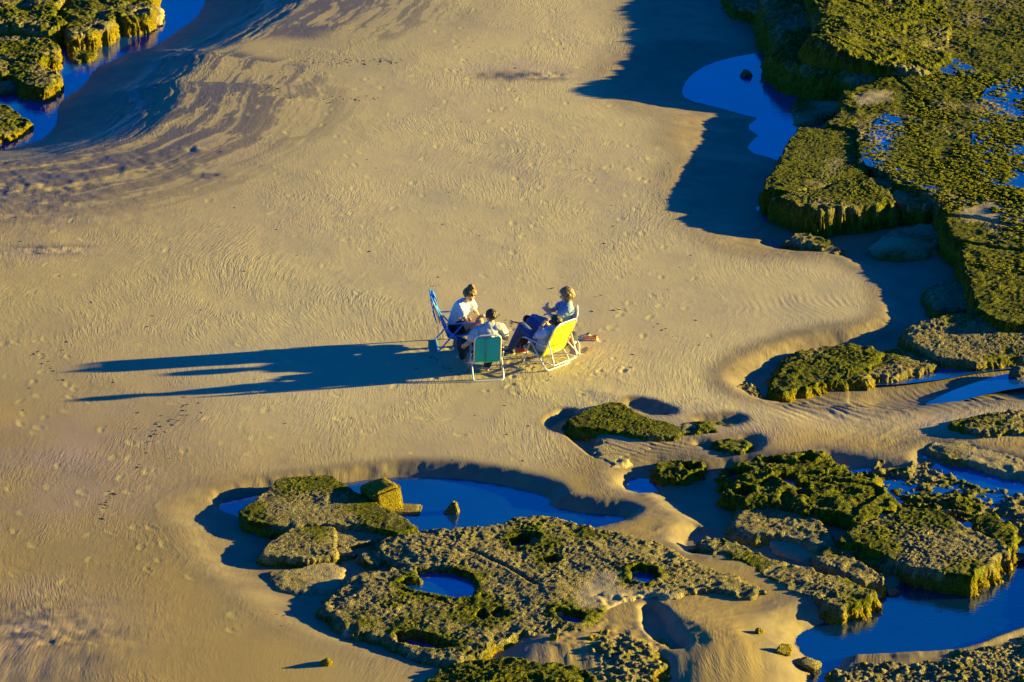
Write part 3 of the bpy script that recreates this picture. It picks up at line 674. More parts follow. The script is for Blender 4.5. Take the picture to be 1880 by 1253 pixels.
rock('lone_rock', 'lone oval rock with a green back in a small scoured hollow', 'rock',
     [(1314,812),(1332,804),(1360,806),(1372,812),(1360,826),(1340,826),(1320,820)], 0.02, base=-.4, edge=.13, jag=1.0, moss=.5, clump=.03, seed=1)
rock('ringed_rock', 'sunlit golden weed ring around a dark pit above the small round pool', 'rock',
     [(1212,852),(1240,848),(1280,847),(1294,852),(1284,866),(1254,874),(1222,872),(1210,862)], -0.05, base=-.5, edge=.14, jag=1.0, rough=1.0, moss=.75, clump=.05, cf=10, holes=[([(1262,853),(1280,852),(1282,860),(1264,864)], -.2, .03)], seed=2)
rock('small_rock', 'small shaded rock just below the golden weed ring', 'rock',
     [(1214,880),(1234,876),(1240,884),(1228,896),(1214,892)], -0.18, base=-.5, edge=.1, jag=1.0, moss=.3, clump=.03, seed=3)
rock('pitted_reef', 'green reef pitted with round water holes, in the middle of the right side', 'rock',
     [(1328,862),(1367,848),(1424,842),(1468,834),(1504,837),(1526,854),(1556,869),(1602,874),(1612,892),(1636,908),(1644,922),(1623,936),(1602,950),(1580,958),(1542,944),(1490,932),(1476,938),(1424,921),(1374,924),(1342,912),(1338,902),(1360,890),(1334,878)],
     0.03, base=-.6, edge=.16, jag=1.5, rough=1.3, moss=.95, clump=.05, cf=9.5, seed=0, steps=3,
     holes=[([(1344,866),(1362,863),(1374,868),(1362,874),(1346,872)], -.04, .035), ([(1462,843),(1484,838),(1498,844),(1490,851),(1470,851)], -.05, .04),
            ([(1354,902),(1364,896),(1378,900),(1380,908),(1364,913)], -.08, .05), ([(1434,877),(1456,874),(1462,888),(1480,892),(1476,900),(1452,894)], -.02, .02),
            ([(1464,902),(1474,898),(1488,908),(1484,914),(1468,910)], -.04, .02), ([(1404,846),(1428,844),(1428,850),(1408,852)], -.03, .02)])
for poly, zz in (([(1344,866),(1362,863),(1374,868),(1362,874),(1346,872)], -.06), ([(1462,843),(1484,838),(1498,844),(1490,851),(1470,851)], -.07), ([(1354,902),(1364,896),(1378,900),(1380,908),(1364,913)], -.10),
                 ([(1434,877),(1456,874),(1462,888),(1480,892),(1476,900),(1452,894)], -.03), ([(1464,902),(1474,898),(1488,908),(1484,914),(1468,910)], -.05), ([(1404,846),(1428,844),(1428,850),(1408,852)], -.05)):
    water('rock_pool', [(a, b) for a, b in poly], zz + .01, 0.04, top=.04)
rock('muddy_rock', 'bare brown humped rock below the pitted green reef', 'rock',
     [(1364,932),(1424,925),(1482,938),(1498,955),(1512,978),(1514,994),(1496,998),(1474,984),(1440,978),(1388,980),(1356,972),(1348,958)], -0.04, base=-.6, edge=.26, jag=1.0, rough=1.0, moss=.22, sandy=.25, clump=.03, seed=1)
rock('muddy_rock', 'low bare rock tongue half buried under the brown humped rock', 'rock',
     [(1418,990),(1460,988),(1500,1000),(1496,1012),(1470,1020),(1434,1008)], -0.13, base=-.6, edge=.25, jag=.6, rough=.5, moss=.15, sandy=.6, clump=.01, seed=2)
rock('big_block', 'broad weed-flecked block whose right end glows yellow above the deep blue pool', 'rock',
     [(1660,932),(1714,934),(1748,954),(1775,970),(1806,984),(1838,996),(1846,1012),(1812,1034),(1779,1058),(1730,1050),(1664,1036),(1610,1012),(1576,994),(1548,990),(1570,975),(1588,961),(1620,948)],
     0.04, base=-.7, edge=.16, jag=1.2, rough=.9, moss=.58, clump=.045, cf=10, seed=3)
rock('mossy_rock', 'dark mossy rock touching the far right end of the broad block', 'rock',
     [(1788,944),(1822,944),(1852,960),(1860,982),(1850,1000),(1828,986),(1800,970)], 0.03, base=-.7, edge=.14, jag=1.2, moss=.65, clump=.045, seed=0)
rock('long_ledge', 'long low ledge running down to a glowing yellow corner at the blue pool', 'rock',
     [(1284,996),(1300,986),(1352,995),(1388,1012),(1446,1034),(1497,1046),(1551,1060),(1600,1090),(1570,1104),(1540,1116),(1520,1108),(1497,1094),(1466,1086),(1406,1060),(1366,1032),(1316,1020)],
     0.0, base=-.7, edge=.15, jag=1.2, rough=1.0, moss=.32, clump=.04, cf=11, seed=1, cracks=[([(1408,1052),(1424,1040),(1452,1032)], .05, .12)])
rock('brown_block', 'angular brown block between the long ledge and the broad block', 'rock',
     [(1502,1016),(1526,1010),(1562,1024),(1614,1056),(1618,1066),(1588,1068),(1534,1044),(1502,1032)], -0.04, base=-.7, edge=.13, jag=.9, moss=.2, clump=.03, seed=2)
rock('brown_block', 'squat mossy rock in shade left of the broad block front', 'rock',
     [(1570,1018),(1605,1012),(1641,1017),(1662,1028),(1644,1042),(1605,1040),(1578,1030)], -0.06, base=-.7, edge=.16, jag=1.1, moss=.5, clump=.04, seed=3)
rock('small_rock', 'small rounded brown rock at the head of the narrow water between blocks', 'rock',
     [(1524,1004),(1540,1001),(1562,1008),(1564,1018),(1540,1016)], -0.10, base=-.6, edge=.12, jag=.8, moss=.3, clump=.02, seed=0)
rock('broken_reef', 'broken reef of weedy lumps cut by blue channels at the right edge', 'rock',
     [(1606,880),(1612,858),(1650,848),(1698,850),(1746,868),(1810,890),(1880,906),(1990,940),(1990,1010),(1880,990),(1866,962),(1820,940),(1780,946),(1730,934),(1690,930),(1650,922),(1640,904)], -0.08, base=-.45, edge=.22, jag=3.0, rough=3.4, moss=.58, clump=.06, cf=6, seed=2)
rock('upper_reef', 'weedy reef cut by the right edge below the blue stream', 'rock',
     [(1742,782),(1780,768),(1820,762),(1990,764),(1990,800),(1880,794),(1820,796),(1776,792)], 0.05, base=-.5, edge=.16, jag=1.6, rough=1.2, moss=.72, clump=.045, cf=10, seed=1, steps=2)
rock('muddy_reef', 'grey muddy reef with smooth hollows beneath the weedy reef at the right edge', 'rock',
     [(1714,820),(1740,798),(1790,806),(1880,804),(1990,804),(1990,882),(1880,868),(1800,848),(1740,838)], -0.01, base=-.5, edge=.18, jag=1.3, rough=.9, moss=.35, clump=.03, sandy=.38, seed=0)

# --- bottom centre
rock('main_slab', 'largest flat slab, crusted and mossy, on the left side of the big pool', 'rock',
     [(511,882),(560,877),(604,874),(626,888),(652,906),(690,920),(727,943),(760,968),(730,976),(690,966),(650,960),(611,962),(546,964),(500,962),(459,956),(443,938),(460,926),(488,906)], 0.06, base=-.5, edge=.12, jag=.7, rough=.55, moss=.40, clump=.028, cf=14, seed=1)
rock('cut_slab', 'crusted slab with straight joint on its right and black shaded front', 'rock',
     [(546,966),(580,964),(611,963),(612,990),(615,1016),(593,1015),(570,1020),(530,1022),(485,1020),(488,1006),(518,984)], 0.03, base=-.5, edge=.12, jag=.7, rough=.5, moss=.35, clump=.028, cf=14, seed=2)
rock('low_slab', 'thin sandy slab right of the straight joint', 'rock',
     [(616,965),(660,963),(700,972),(720,985),(686,990),(626,1002),(650,1014),(619,1016)], -0.04, base=-.5, edge=.10, jag=.9, rough=.5, moss=.2, sandy=.3, clump=.025, cf=14, seed=3)
rock('sandy_rock', 'low sandy rock in front of the slab with black shaded front', 'rock',
     [(498,1050),(540,1044),(570,1036),(600,1030),(628,1040),(612,1076),(548,1082),(512,1080)], -0.07, base=-.5, edge=.2, jag=.9, rough=.7, moss=.2, sandy=.42, clump=.025, seed=0)
rock('barnacle_reef', 'wide crusted reef with a blue rock pool, filling the bottom centre', 'rock',
     [(686,1000),(720,985),(764,976),(810,972),(853,969),(900,969),(960,952),(1004,950),(1050,962),(1094,974),(1150,986),(1204,1002),(1270,1030),(1339,1050),(1400,1084),(1380,1094),(1300,1076),(1240,1090),(1180,1086),(1120,1100),(1100,1130),(1070,1150),(1000,1150),(940,1160),(890,1180),(850,1206),(835,1212),(790,1206),(740,1184),(708,1172),(652,1154),(618,1134),(600,1110),(630,1092),(652,1060),(690,1050),(760,1040),(730,1020),(700,1012)],
     lambda x, y: 0.04 + 0 * x, base=-.42, edge=.20, jag=1.6, rough=1.2, moss=.24, clump=.038, cf=10.5, seed=0, holes=Z_HOLES, 
     cracks=[([(905,1030),(940,1046),(985,1074)], .05, .07), ([(860,1010),(905,1030)], .05, .05)],
     fill=[([(1040,1100),(1062,1060),(1100,1048),(1150,1050),(1150,1075),(1240,1082),(1300,1092),(1240,1110),(1100,1120),(1050,1128)], .35), ([(925,1000),(940,985),(1000,984),(1000,996),(950,1006)], .4), ([(640,1150),(640,1200),(560,1160)], .3)])
for k, (hp, hz, rim) in enumerate(Z_HOLES):
    water('rock_pool', hp, hz - .01, 0.05, top=.04)
rock('upturned_rock', 'dark crusty rock lump in shade left of the wide reef', 'rock',
     [(662,1016),(676,1008),(696,1012),(698,1026),(680,1032),(664,1028)], -0.02, base=-.5, edge=.1, jag=1.0, moss=.3, clump=.03, seed=2)
rock('rim_rock', 'curled golden crusted rim beside the blue rock pool', 'rock',
     [(738,1044),(752,1038),(764,1046),(766,1062),(748,1066),(742,1056)], 0.06, base=-.4, edge=.09, jag=1.2, moss=.55, clump=.04, seed=3)
rock('shore_rock', 'crumbling rock ridge at the right end of the big pool', 'rock',
     [(1168,948),(1180,938),(1210,942),(1236,952),(1226,962),(1196,960),(1176,958)], -0.10, base=-.5, edge=.12, jag=1.5, moss=.3, clump=.04, seed=0)
rock('sandy_spit', 'smooth tan rock spit reaching into the big pool from below', 'rock',
     [(950,958),(980,950),(1004,948),(1040,954),(1058,962),(1050,972),(1000,970),(960,972)], -0.16, base=-.5, edge=.12, jag=.7, rough=.4, moss=.1, sandy=.7, clump=.01, seed=1)
rock('bottom_block', 'thick moss-covered block cut by the bottom edge', 'rock',
     [(790,1246),(815,1226),(853,1214),(920,1212),(980,1218),(1004,1218),(1060,1226),(1088,1246),(1092,1300),(780,1300)], 0.06, base=-.5, edge=.2, jag=1.3, rough=1.4, moss=1.0, clump=.045, cf=12, seed=2, steps=2)
rock('cracked_ledge', 'low golden-rimmed ledge closing the dark cleft at the bottom of the wide reef', 'rock',
     [(716,1178),(740,1182),(790,1192),(832,1196),(848,1204),(838,1216),(800,1212),(750,1200),(716,1188)], -0.06, base=-.5, edge=.1, jag=1.0, moss=.4, clump=.035, seed=3)
rock('mussel_bed', '', '',
     [(1560,1232),(1610,1222),(1680,1220),(1780,1208),(1880,1176),(2020,1130),(2020,1330),(1540,1330)], -0.215, base=-.34, edge=.35, jag=2.5, rough=1.2, moss=.12, clump=.10, cf=5, soft=True, seed=1, sandy=.12)
rock('pebble_patch', '', '',
     [(1350,716),(1366,702),(1384,706),(1392,724),(1380,736),(1358,732)], -0.15, base=-.26, edge=.15, jag=1.2, rough=.8, moss=.0, clump=.12, cf=6, soft=True, seed=2)
rock('mussel_patch', '', '',
     [(1090,1212),(1110,1180),(1150,1184),(1190,1206),(1186,1250),(1150,1280),(1100,1280)], -0.005, base=-.10, edge=.5, jag=3.0, rough=1.5, moss=.15, clump=.11, cf=5, soft=True, seed=3, sandy=.3)
# the square block and the fin in the pool
def block(name, label, px, py, z, size, rz, tilt, moss, yellow, wedge=0.0, seed=1):
    bm = bmesh.new(); bmesh.ops.create_cube(bm, size=1.0)
    bmesh.ops.bevel(bm, geom=list(bm.edges), offset=.07, segments=2, affect='EDGES')
    bmesh.ops.subdivide_edges(bm, edges=list(bm.edges), cuts=6, use_grid_fill=True)
    A = np.array([v.co[:] for v in bm.verts]); n = fbm(A[:, 0] * 2 + seed, A[:, 1] * 2 + A[:, 2] * 1.7, 2.2, 4, seed, .6); n2 = fbm(A[:, 0] * 2 - A[:, 2], A[:, 1] * 2 + seed, 2.2, 3, seed + 2, .6)
    for v, a, b in zip(bm.verts, n, n2):
        c = v.co.copy(); 
        if wedge: c.x = c.x * (1 - wedge * (c.z + .5)) + .10 * (c.z + .5); c.y *= 1 - wedge * .8 * (c.z + .5)
        v.co = c * (1 + .09 * a) + Vector((.03 * b, .03 * a, .03 * b))
    bmesh.ops.scale(bm, vec=size, verts=bm.verts)
    me = bpy.data.meshes.new(name); bm.to_mesh(me); bm.free(); me.polygons.foreach_set('use_smooth', np.ones(len(me.polygons), bool)); me.materials.append(M_ROCK)
    for k, val in (('moss', moss), ('clump', .6), ('cell', .5), ('sandy', 0.), ('steep', yellow)):
        at = me.attributes.new(k, 'FLOAT', 'POINT'); at.data.foreach_set('value', np.full(len(me.vertices), val, np.float32))
    o = bpy.data.objects.new(name, me); COL.objects.link(o); x, y = G(px, py, z); o.location = (x, y, z); o.rotation_euler = (tilt[0], tilt[1], rz)
    return tag(o, label, 'rock')
block('square_block', 'upright square block with a pitted golden face standing in the big pool', 701, 914, -.03, (.50, .62, .46), .5, (-.1, -.14), .3, 1.0, seed=1)
block('fin_rock', 'small dark pointed rock like a fin rising from the big pool', 829, 936, -.13, (.34, .22, .30), -.25, (0, .1), .25, .5, wedge=.8, seed=3)
block('flat_stone', 'thin flat stone at the waterline just right of the square block', 742, 936, -.172, (.56, .40, .04), -.15, (0, 0), .1, .2, seed=4)
# loose stones
boulder('pool_stone', 'small dark stone alone in the upper right pool', 1371, 139, .17, .10, .16, z=-.25, moss=.1, seed=11)
boulder('sand_stone', 'bright golden stone poking from the sand near the bottom edge left of the block', 600, 1219, .10, .09, .10, moss=.5, seed=12, yellow=True)
boulder('sand_stone', 'single small golden stone on the smooth sandy slope by the lower right pool', 1394, 1163, .07, .07, .07, moss=.5, seed=13, yellow=True)
boulder('sand_stone', 'small stone on the rippled sand below the little blue cleft pool', 1018, 1174, .08, .07, .08, moss=.5, seed=14, yellow=True)
boulder('shore_stone', 'ragged stone on the left shore of the lower right pool, halfway down', 1438, 1198, .16, .11, .14, moss=.2, seed=16, yellow=True)
boulder('shore_stone', 'crumbled stone at the lowest bend of the lower right pool shore', 1478, 1224, .26, .12, .2, moss=.2, seed=17)
boulder('shore_stone', 'small wet stone just off the foot of the brown block in the lower right pool', 1636, 1089, .14, .06, .1, z=-.27, moss=.1, seed=19)
# ------------------------------------------------------------------ beach chairs
def tube_mesh(bm, pts, r, n=10, closed=False, flat=None):
    """sweep a round (or flattened) section along points"""
    P = [Vector(p) for p in pts]; rings = []
    prev = None
    for i, p in enumerate(P):
        if closed: t = (P[(i + 1) % len(P)] - P[i - 1])
        elif i == 0: t = P[1] - P[0]
        elif i == len(P) - 1: t = P[-1] - P[-2]
        else: t = (P[i + 1] - p).normalized() + (p - P[i - 1]).normalized()
        t.normalize()
        if prev is None:
            a = Vector((0, 0, 1)) if abs(t.z) < .9 else Vector((1, 0, 0)); u = t.cross(a).normalized()
        else:
            u = (prev - t * prev.dot(t)).normalized()
        prev = u; w = t.cross(u)
        rr = r[i] if isinstance(r, (list, tuple)) else r
        rx, ry = (rr, rr) if flat is None else flat
        rings.append([bm.verts.new(p + u * math.cos(k * 2 * math.pi / n) * rx + w * math.sin(k * 2 * math.pi / n) * ry) for k in range(n)])
    m = len(rings)
    for i in range(m if closed else m - 1):
        a, b = rings[i], rings[(i + 1) % m]
        for k in range(n): bm.faces.new((a[k], a[(k + 1) % n], b[(k + 1) % n], b[k]))
    if not closed:
        bm.faces.new(rings[0][::-1]); bm.faces.new(rings[-1])
def rounded(pts, rad, seg=5):
    """polyline with its inner corners rounded"""
    P = [Vector(p) for p in pts]; out = [P[0]]
    for i in range(1, len(P) - 1):
        a = (P[i - 1] - P[i]); b = (P[i + 1] - P[i]); ra = min(rad, a.length * .45, b.length * .45)
        a.normalize(); b.normalize(); s = P[i] + a * ra; e = P[i] + b * ra
        for k in range(seg + 1):
            t = k / seg; out.append(s * (1 - t) ** 2 + P[i] * 2 * t * (1 - t) + e * t * t)
    return out + [P[-1]]
def mesh_obj(name, bm, mat, parent=None, smooth=True):
    bmesh.ops.recalc_face_normals(bm, faces=list(bm.faces))
    me = bpy.data.meshes.new(name); bm.to_mesh(me); bm.free()
    if smooth: me.polygons.foreach_set('use_smooth', np.ones(len(me.polygons), bool))
    for m in (mat if isinstance(mat, (list, tuple)) else [mat]): me.materials.append(m)
    o = bpy.data.objects.new(name, me); COL.objects.link(o)
    if parent is not None: o.parent = parent
    return o
def tubes(name, lines, r, mat, parent, rad=.05, flat=None):
    bm = bmesh.new()
    for L in lines: tube_mesh(bm, rounded(L, rad) if len(L) > 2 else L, r, flat=flat)
    return mesh_obj(name, bm, mat, parent)
def sling(name, A, B, half, sag, thick, mat, parent, nx=14, ny=18, ribs=0.0):
    """cloth stretched between two side rails, from point A to point B (y, z), sagging in the middle"""
    bm = bmesh.new(); a = Vector((0, *A)); b = Vector((0, *B)); d = (b - a); nrm = Vector((0, -d.z, d.y)).normalized()
    rows = []
    for s in (1, -1):
        g = []
        for j in range(ny + 1):
            t = j / ny; row = []
            for i in range(nx + 1):
                u = i / nx * 2 - 1
                k = sag * (1 - u * u) * math.sin(math.pi * min(1, max(0, t * .9 + .05))) + ribs * math.sin(t * 60)
                p = a + d * t - nrm * k + nrm * thick * .5 * s; p.x = u * half
                row.append(bm.verts.new(p))
            g.append(row)
        rows.append(g)
    for q, g in enumerate(rows):
        for j in range(ny):
            for i in range(nx):
                f = (g[j][i], g[j][i + 1], g[j + 1][i + 1], g[j + 1][i]); bm.faces.new(f if q == 0 else f[::-1])
    def edge(l0, l1):
        for k in range(len(l0) - 1): bm.faces.new((l0[k], l0[k + 1], l1[k + 1], l1[k]))
    g0, g1 = rows
    edge(g0[0], g1[0]); edge(g1[-1], g0[-1]); edge([r[0] for r in g1], [r[0] for r in g0]); edge([r[-1] for r in g0], [r[-1] for r in g1])
    return mesh_obj(name, bm, mat, parent)

def metal(name, col, rough=.35, met=.6): return simple(name, col, rough, met, .06, 40)
M_WHITE = metal('white_tube', (.78, .76, .72), .35, .2)
M_BLUEF = metal('blue_tube', (.05, .25, .68), .4, .1)
M_GREYT = metal('dull_tube', (.40, .36, .30), .5, .3)
M_YEL = simple('yellow_sling', (.80, .74, .02), .65, 0, .06, 12, .001, 500)
M_TEAL = simple('teal_sling', (.005, .50, .40), .7, 0, .10, 12, .001, 500)
M_BLUE = simple('blue_sling', (.03, .20, .68), .65, 0, .08, 12, .001, 500)
M_LILAC = simple('lilac_sling', (.55, .35, .62), .65, 0, .08, 12, .001, 500)
M_BLACK = simple('black_strap', (.015, .015, .017), .7)
M_NAVY = simple('navy_cloth', (.02, .025, .05), .8)

def chair(px, py, facing, label, M_F, M_S, M_A, recline=24, W=.27, seat_z=.27, back_len=.78, kind='low', bolts=True):
    x, y = G(px, py, 0.0); z = sand_z(x, y)
    root = bpy.data.objects.new('beach_chair', None); COL.objects.link(root)
    root.location = (x, y, z); root.rotation_euler = (0, 0, math.atan2(facing[1], facing[0]) - math.pi / 2)
    root.empty_display_size = .3
    tag(root, label, 'chair', 'folding chairs set in a circle on the sand')
    r = .0145; a = math.radians(recline); sa, ca = math.sin(a), math.cos(a)
    H = (-.14, seat_z - .05)                         # hinge of seat and back (y, z)
    T = (H[0] - back_len * sa, H[1] + back_len * ca)
    def bk(t, off=0.0): return (H[0] - t * sa - off * ca, H[1] + t * ca - off * sa)
    # backrest frame
    tubes('backrest_frame', [[(-W, *H), (-W, *bk(back_len * .96)), (-W * .75, *bk(back_len + .04)), (W * .75, *bk(back_len + .04)), (W, *bk(back_len * .96)), (W, *H)]], r, M_F, root, .09)
    bks = sling('backrest', bk(.03), bk(back_len - .01), W - .004, -.012 if M_S is M_TEAL else -.03, .006, M_S, root)
    bm = bmesh.new()
    if M_S is M_TEAL: bm.free()
    for s in (-1, 1) if M_S is not M_TEAL else (): tube_mesh(bm, [Vector((s * .20, *bk(.30, .045))), Vector((s * .20, *bk(back_len - .16, .03)))], .005, 6)
    if M_S is not M_TEAL: tube_mesh(bm, [Vector((-.20, *bk(.30, .045))), Vector((.20, *bk(.30, .045)))], .005, 6)
    if M_S is not M_TEAL: mesh_obj('piping', bm, M_BLACK if M_S is not M_YEL else simple('dark_piping', (.10, .09, .01), .7), bks)
    # seat
    tubes('seat_frame', [[(-W, *H), (-W, .20, seat_z), (-W, .34, seat_z + .03), (W, .34, seat_z + .03), (W, .20, seat_z), (W, *H)]], r, M_F, root, .06)
    sling('seat', (-.13, seat_z - .04), (.34, seat_z + .025), W - .004, .05, .006, M_S, root)
    # arms
    for s in (-1, 1):
        bm = bmesh.new(); q = rounded([(s * (W + .035), bk(.30)[0], bk(.30)[1] + .01), (s * (W + .035), -.02, seat_z + .235), (s * (W + .035), .26, seat_z + .25), (s * (W + .03), .31, seat_z + .225)], .05)
        tube_mesh(bm, q, .02, 10, flat=(.026, .010)); mesh_obj('armrest', bm, M_A, root)
    # legs
    P = (.12, seat_z + .225)
    if kind == 'low':
        tubes('rear_leg', [[(-W - .03, *P), (-W - .03, -.30, .014), (W + .03, -.30, .014), (W + .03, *P)]], r, M_F, root, .09)
        for s in (-1, 1):
            tubes('front_leg', [[(s * (W + .012), *P), (s * (W + .012), .32, .014), (s * (W + .012), -.16, .15)]], r * .9, M_F, root, .03)
        tubes('support_bar', [[(-W - .016, *bk(.42)), (-W - .016, bk(.42)[0] - .14, .22), (-W - .016, -.46, .16), (W + .016, -.46, .16), (W + .016, bk(.42)[0] - .14, .22), (W + .016, *bk(.42))],
                              [(-W - .016, -.46 + .04, .165), (-W - .01, -.14, .17)], [(W + .016, -.46 + .04, .165), (W + .01, -.14, .17)]], r * .9, M_F, root, .07)
    else:
        tubes('rear_leg', [[(-W - .03, *P), (-W - .04, -.34, .014), (W + .04, -.34, .014), (W + .03, *P)]], r, M_F, root, .07)
        for s in (-1, 1):
            tubes('front_leg', [[(s * (W + .05), bk(.22)[0] + .02, seat_z + .16), (s * (W + .06), .22, .014)]], r * 1.2, M_GREYT if M_F is M_WHITE else M_F, root, .03)
        tubes('stretcher', [[(-W - .05, .20, .03), (W + .05, .20, .03)]], r * .8, M_GREYT if M_F is M_WHITE else M_F, root)
    for s in (-1, 1):
        bm = bmesh.new(); bmesh.ops.create_uvsphere(bm, u_segments=10, v_segments=6, radius=.018, matrix=Matrix.Translation((s * (W + .045), *P)) @ Matrix.Diagonal((.6, 1, 1, 1)))
        mesh_obj('rivet', bm, M_GREYT, root)
    return root, bk

CH = {}
CH['yellow'] = chair(1004, 667, (-.70, .72), 'bright yellow reclined beach chair with white tube frame, seen from behind', M_WHITE, M_YEL, metal('pale_arm', (.55, .60, .70), .5, 0), 27, W=.275)
CH['teal'] = chair(892, 687, (-.16, .99), 'teal green canvas beach chair with white legs, its back to the viewer', M_WHITE, M_TEAL, M_GREYT, 12, W=.238, seat_z=.33, back_len=.55, kind='high')
CH['blue'] = chair(836, 634, (.99, .10), 'royal blue beach chair at the left of the group, its tall back leaning free', M_BLUEF, M_BLUE, M_BLUEF, 22, W=.27, seat_z=.31, back_len=.80, kind='high')
CH['lilac'] = chair(1029, 642, (-.985, .0), 'lilac beach chair almost hidden behind the yellow one', M_WHITE, M_LILAC, M_BLUEF, 18, W=.25, seat_z=.33, back_len=.50, kind='high')
# extras on single chairs
rt, bk = CH['teal']
bm = bmesh.new(); tube_mesh(bm, [Vector((-.03, *bk(.56, .0))), Vector((-.035, *bk(.52, .03))), Vector((-.03, *bk(.28, .05))), Vector((-.04, *bk(.02, .03))), Vector((-.03, *bk(-.04, -.02)))], .012, 8, flat=(.016, .005)); mesh_obj('strap', bm, M_BLACK, rt)
rt, bk = CH['blue']   # pouch and folded pillow bar hanging behind the back, dark bag under the seat
tubes('pillow_bar', [[(-.24, *bk(.70, .01)), (-.24, *bk(.60, .07)), (-.22, *bk(.34, .10)), (.22, *bk(.34, .10)), (.24, *bk(.60, .07)), (.24, *bk(.70, .01))]], .009, M_BLUEF, rt, .06)
sling('head_pad', bk(.66, -.03), bk(.80, -.03), .22, .0, .05, M_BLUE, rt)
bm = bmesh.new(); bmesh.ops.create_icosphere(bm, subdivisions=3, radius=1)
A = np.array([v.co[:] for v in bm.verts]); nn = fbm(A[:, 0] * 2 + 3, A[:, 1] * 2 + A[:, 2], 1.5, 3, 2)
for v, q in zip(bm.verts, nn): v.co *= 1 + .28 * q
bmesh.ops.scale(bm, vec=(.24, .20, .07), verts=bm.verts); bmesh.ops.translate(bm, vec=(0, .04, .235), verts=bm.verts); mesh_obj('storage_pouch', bm, M_NAVY, rt)
rt, bk = CH['yellow']
bm = bmesh.new(); tube_mesh(bm, [Vector((-.16, *bk(.03, .02))), Vector((-.15, *bk(.08, .02))), Vector((.15, *bk(.08, .02))), Vector((.16, *bk(.03, .02)))], .008, 8); mesh_obj('back_brace', bm, M_WHITE, rt)
# ------------------------------------------------------------------ people
def add_ball(bm, p, r, s=(1, 1, 1), rot=None, sub=3):
    M = Matrix.Translation(Vector(p)) @ (rot.to_matrix().to_4x4() if rot is not None else Matrix.Identity(4)) @ Matrix.Diagonal((r * s[0], r * s[1], r * s[2], 1))
    bmesh.ops.create_icosphere(bm, subdivisions=sub, radius=1, matrix=M)
def add_cone(bm, a, b, ra, rb, sx=1.0, side=None):
    a = Vector(a); b = Vector(b); d = b - a; L = d.length
    q = d.to_track_quat('Z', 'Y')
    if side is not None:    # flattened section: long axis along 'side'
        zax = d.normalized(); xax = (Vector(side) - zax * Vector(side).dot(zax)).normalized(); yax = zax.cross(xax)
        R = Matrix((xax, yax, zax)).transposed().to_4x4()
    else: R = q.to_matrix().to_4x4()
    M = Matrix.Translation((a + b) / 2) @ R @ Matrix.Diagonal((sx, 1, 1, 1))
    bmesh.ops.create_cone(bm, cap_ends=True, segments=18, radius1=ra, radius2=rb, depth=L, matrix=M)
    for p, r in ((a, ra), (b, rb)):
        bmesh.ops.create_icosphere(bm, subdivisions=2, radius=1, matrix=Matrix.Translation(p) @ R @ Matrix.Diagonal((r * sx, r, r, 1)))
def chain(bm, pts, rads):
    for i in range(len(pts) - 1): add_cone(bm, pts[i], pts[i + 1], rads[i], rads[i + 1])
def skinned(name, bm, mat, parent, voxel=.009, smooth=3, disp=0.0, dscale=10, seed=1):
    """melt the overlapping volumes into one continuous surface"""
    me = bpy.data.meshes.new(name); bm.to_mesh(me); bm.free()
    o = bpy.data.objects.new(name, me); COL.objects.link(o)
    m = o.modifiers.new('remesh', 'REMESH'); m.mode = 'VOXEL'; m.voxel_size = voxel; m.use_smooth_shade = True
    sm = o.modifiers.new('smooth', 'SMOOTH'); sm.factor = .5; sm.iterations = smooth
    dg = bpy.context.evaluated_depsgraph_get(); dg.update()
    me2 = bpy.data.meshes.new_from_object(o.evaluated_get(dg)); o.modifiers.clear(); o.data = me2; bpy.data.meshes.remove(me); me2.name = name
    if disp:
        n = len(me2.vertices); co = np.empty(n * 3, np.float32); me2.vertices.foreach_get('co', co); co = co.reshape(-1, 3)
        nr = np.empty(n * 3, np.float32); me2.vertices.foreach_get('normal', nr); nr = nr.reshape(-1, 3)
        k = fbm(co[:, 0] * dscale + co[:, 2] * dscale * .6, co[:, 1] * dscale - co[:, 2] * dscale * .5, 1.0, 3, seed, .6)
        k = 1 - np.abs(k) * 2
        me2.vertices.foreach_set('co', (co + nr * (k * disp)[:, None]).ravel())
    me2.polygons.foreach_set('use_smooth', np.ones(len(me2.polygons), bool))
    me2.materials.clear(); me2.materials.append(mat); o.parent = parent
    return o
def hand(bm, wrist, direction, palm_n, curl=.5, thumb=1, s=1.0):
    d = Vector(direction).normalized(); n = Vector(palm_n); n = (n - d * n.dot(d)).normalized(); sd = d.cross(n)
    w = Vector(wrist); palm = w + d * .045 * s
    add_cone(bm, w, w + d * .075 * s, .024 * s, .030 * s, 1.0); add_cone(bm, w + d * .03 * s - sd * .018 * s, w + d * .075 * s - sd * .025 * s, .016 * s, .013 * s); add_cone(bm, w + d * .03 * s + sd * .018 * s, w + d * .075 * s + sd * .025 * s, .016 * s, .013 * s)
    for k, (off, ln) in enumerate(((-.030, .070), (-.010, .080), (.010, .074), (.029, .058))):
        p0 = w + d * .075 * s + sd * off * s; c1 = curl * .6; c2 = curl * 1.5
        p1 = p0 + (d * math.cos(c1) + n * math.sin(c1)) * ln * .5 * s + sd * off * .1
        p2 = p1 + (d * math.cos(c2) + n * math.sin(c2)) * ln * .5 * s
        add_cone(bm, p0, p1, .0095 * s, .009 * s); add_cone(bm, p1, p2, .009 * s, .0075 * s)
    b = w + d * .02 * s + sd * thumb * -.022 * s
    t1 = b + (d * .7 - sd * thumb * .6 + n * .3).normalized() * .04 * s; t2 = t1 + (d * .9 + n * .5).normalized() * .032 * s
    add_cone(bm, b, t1, .012 * s, .011 * s); add_cone(bm, t1, t2, .011 * s, .009 * s)
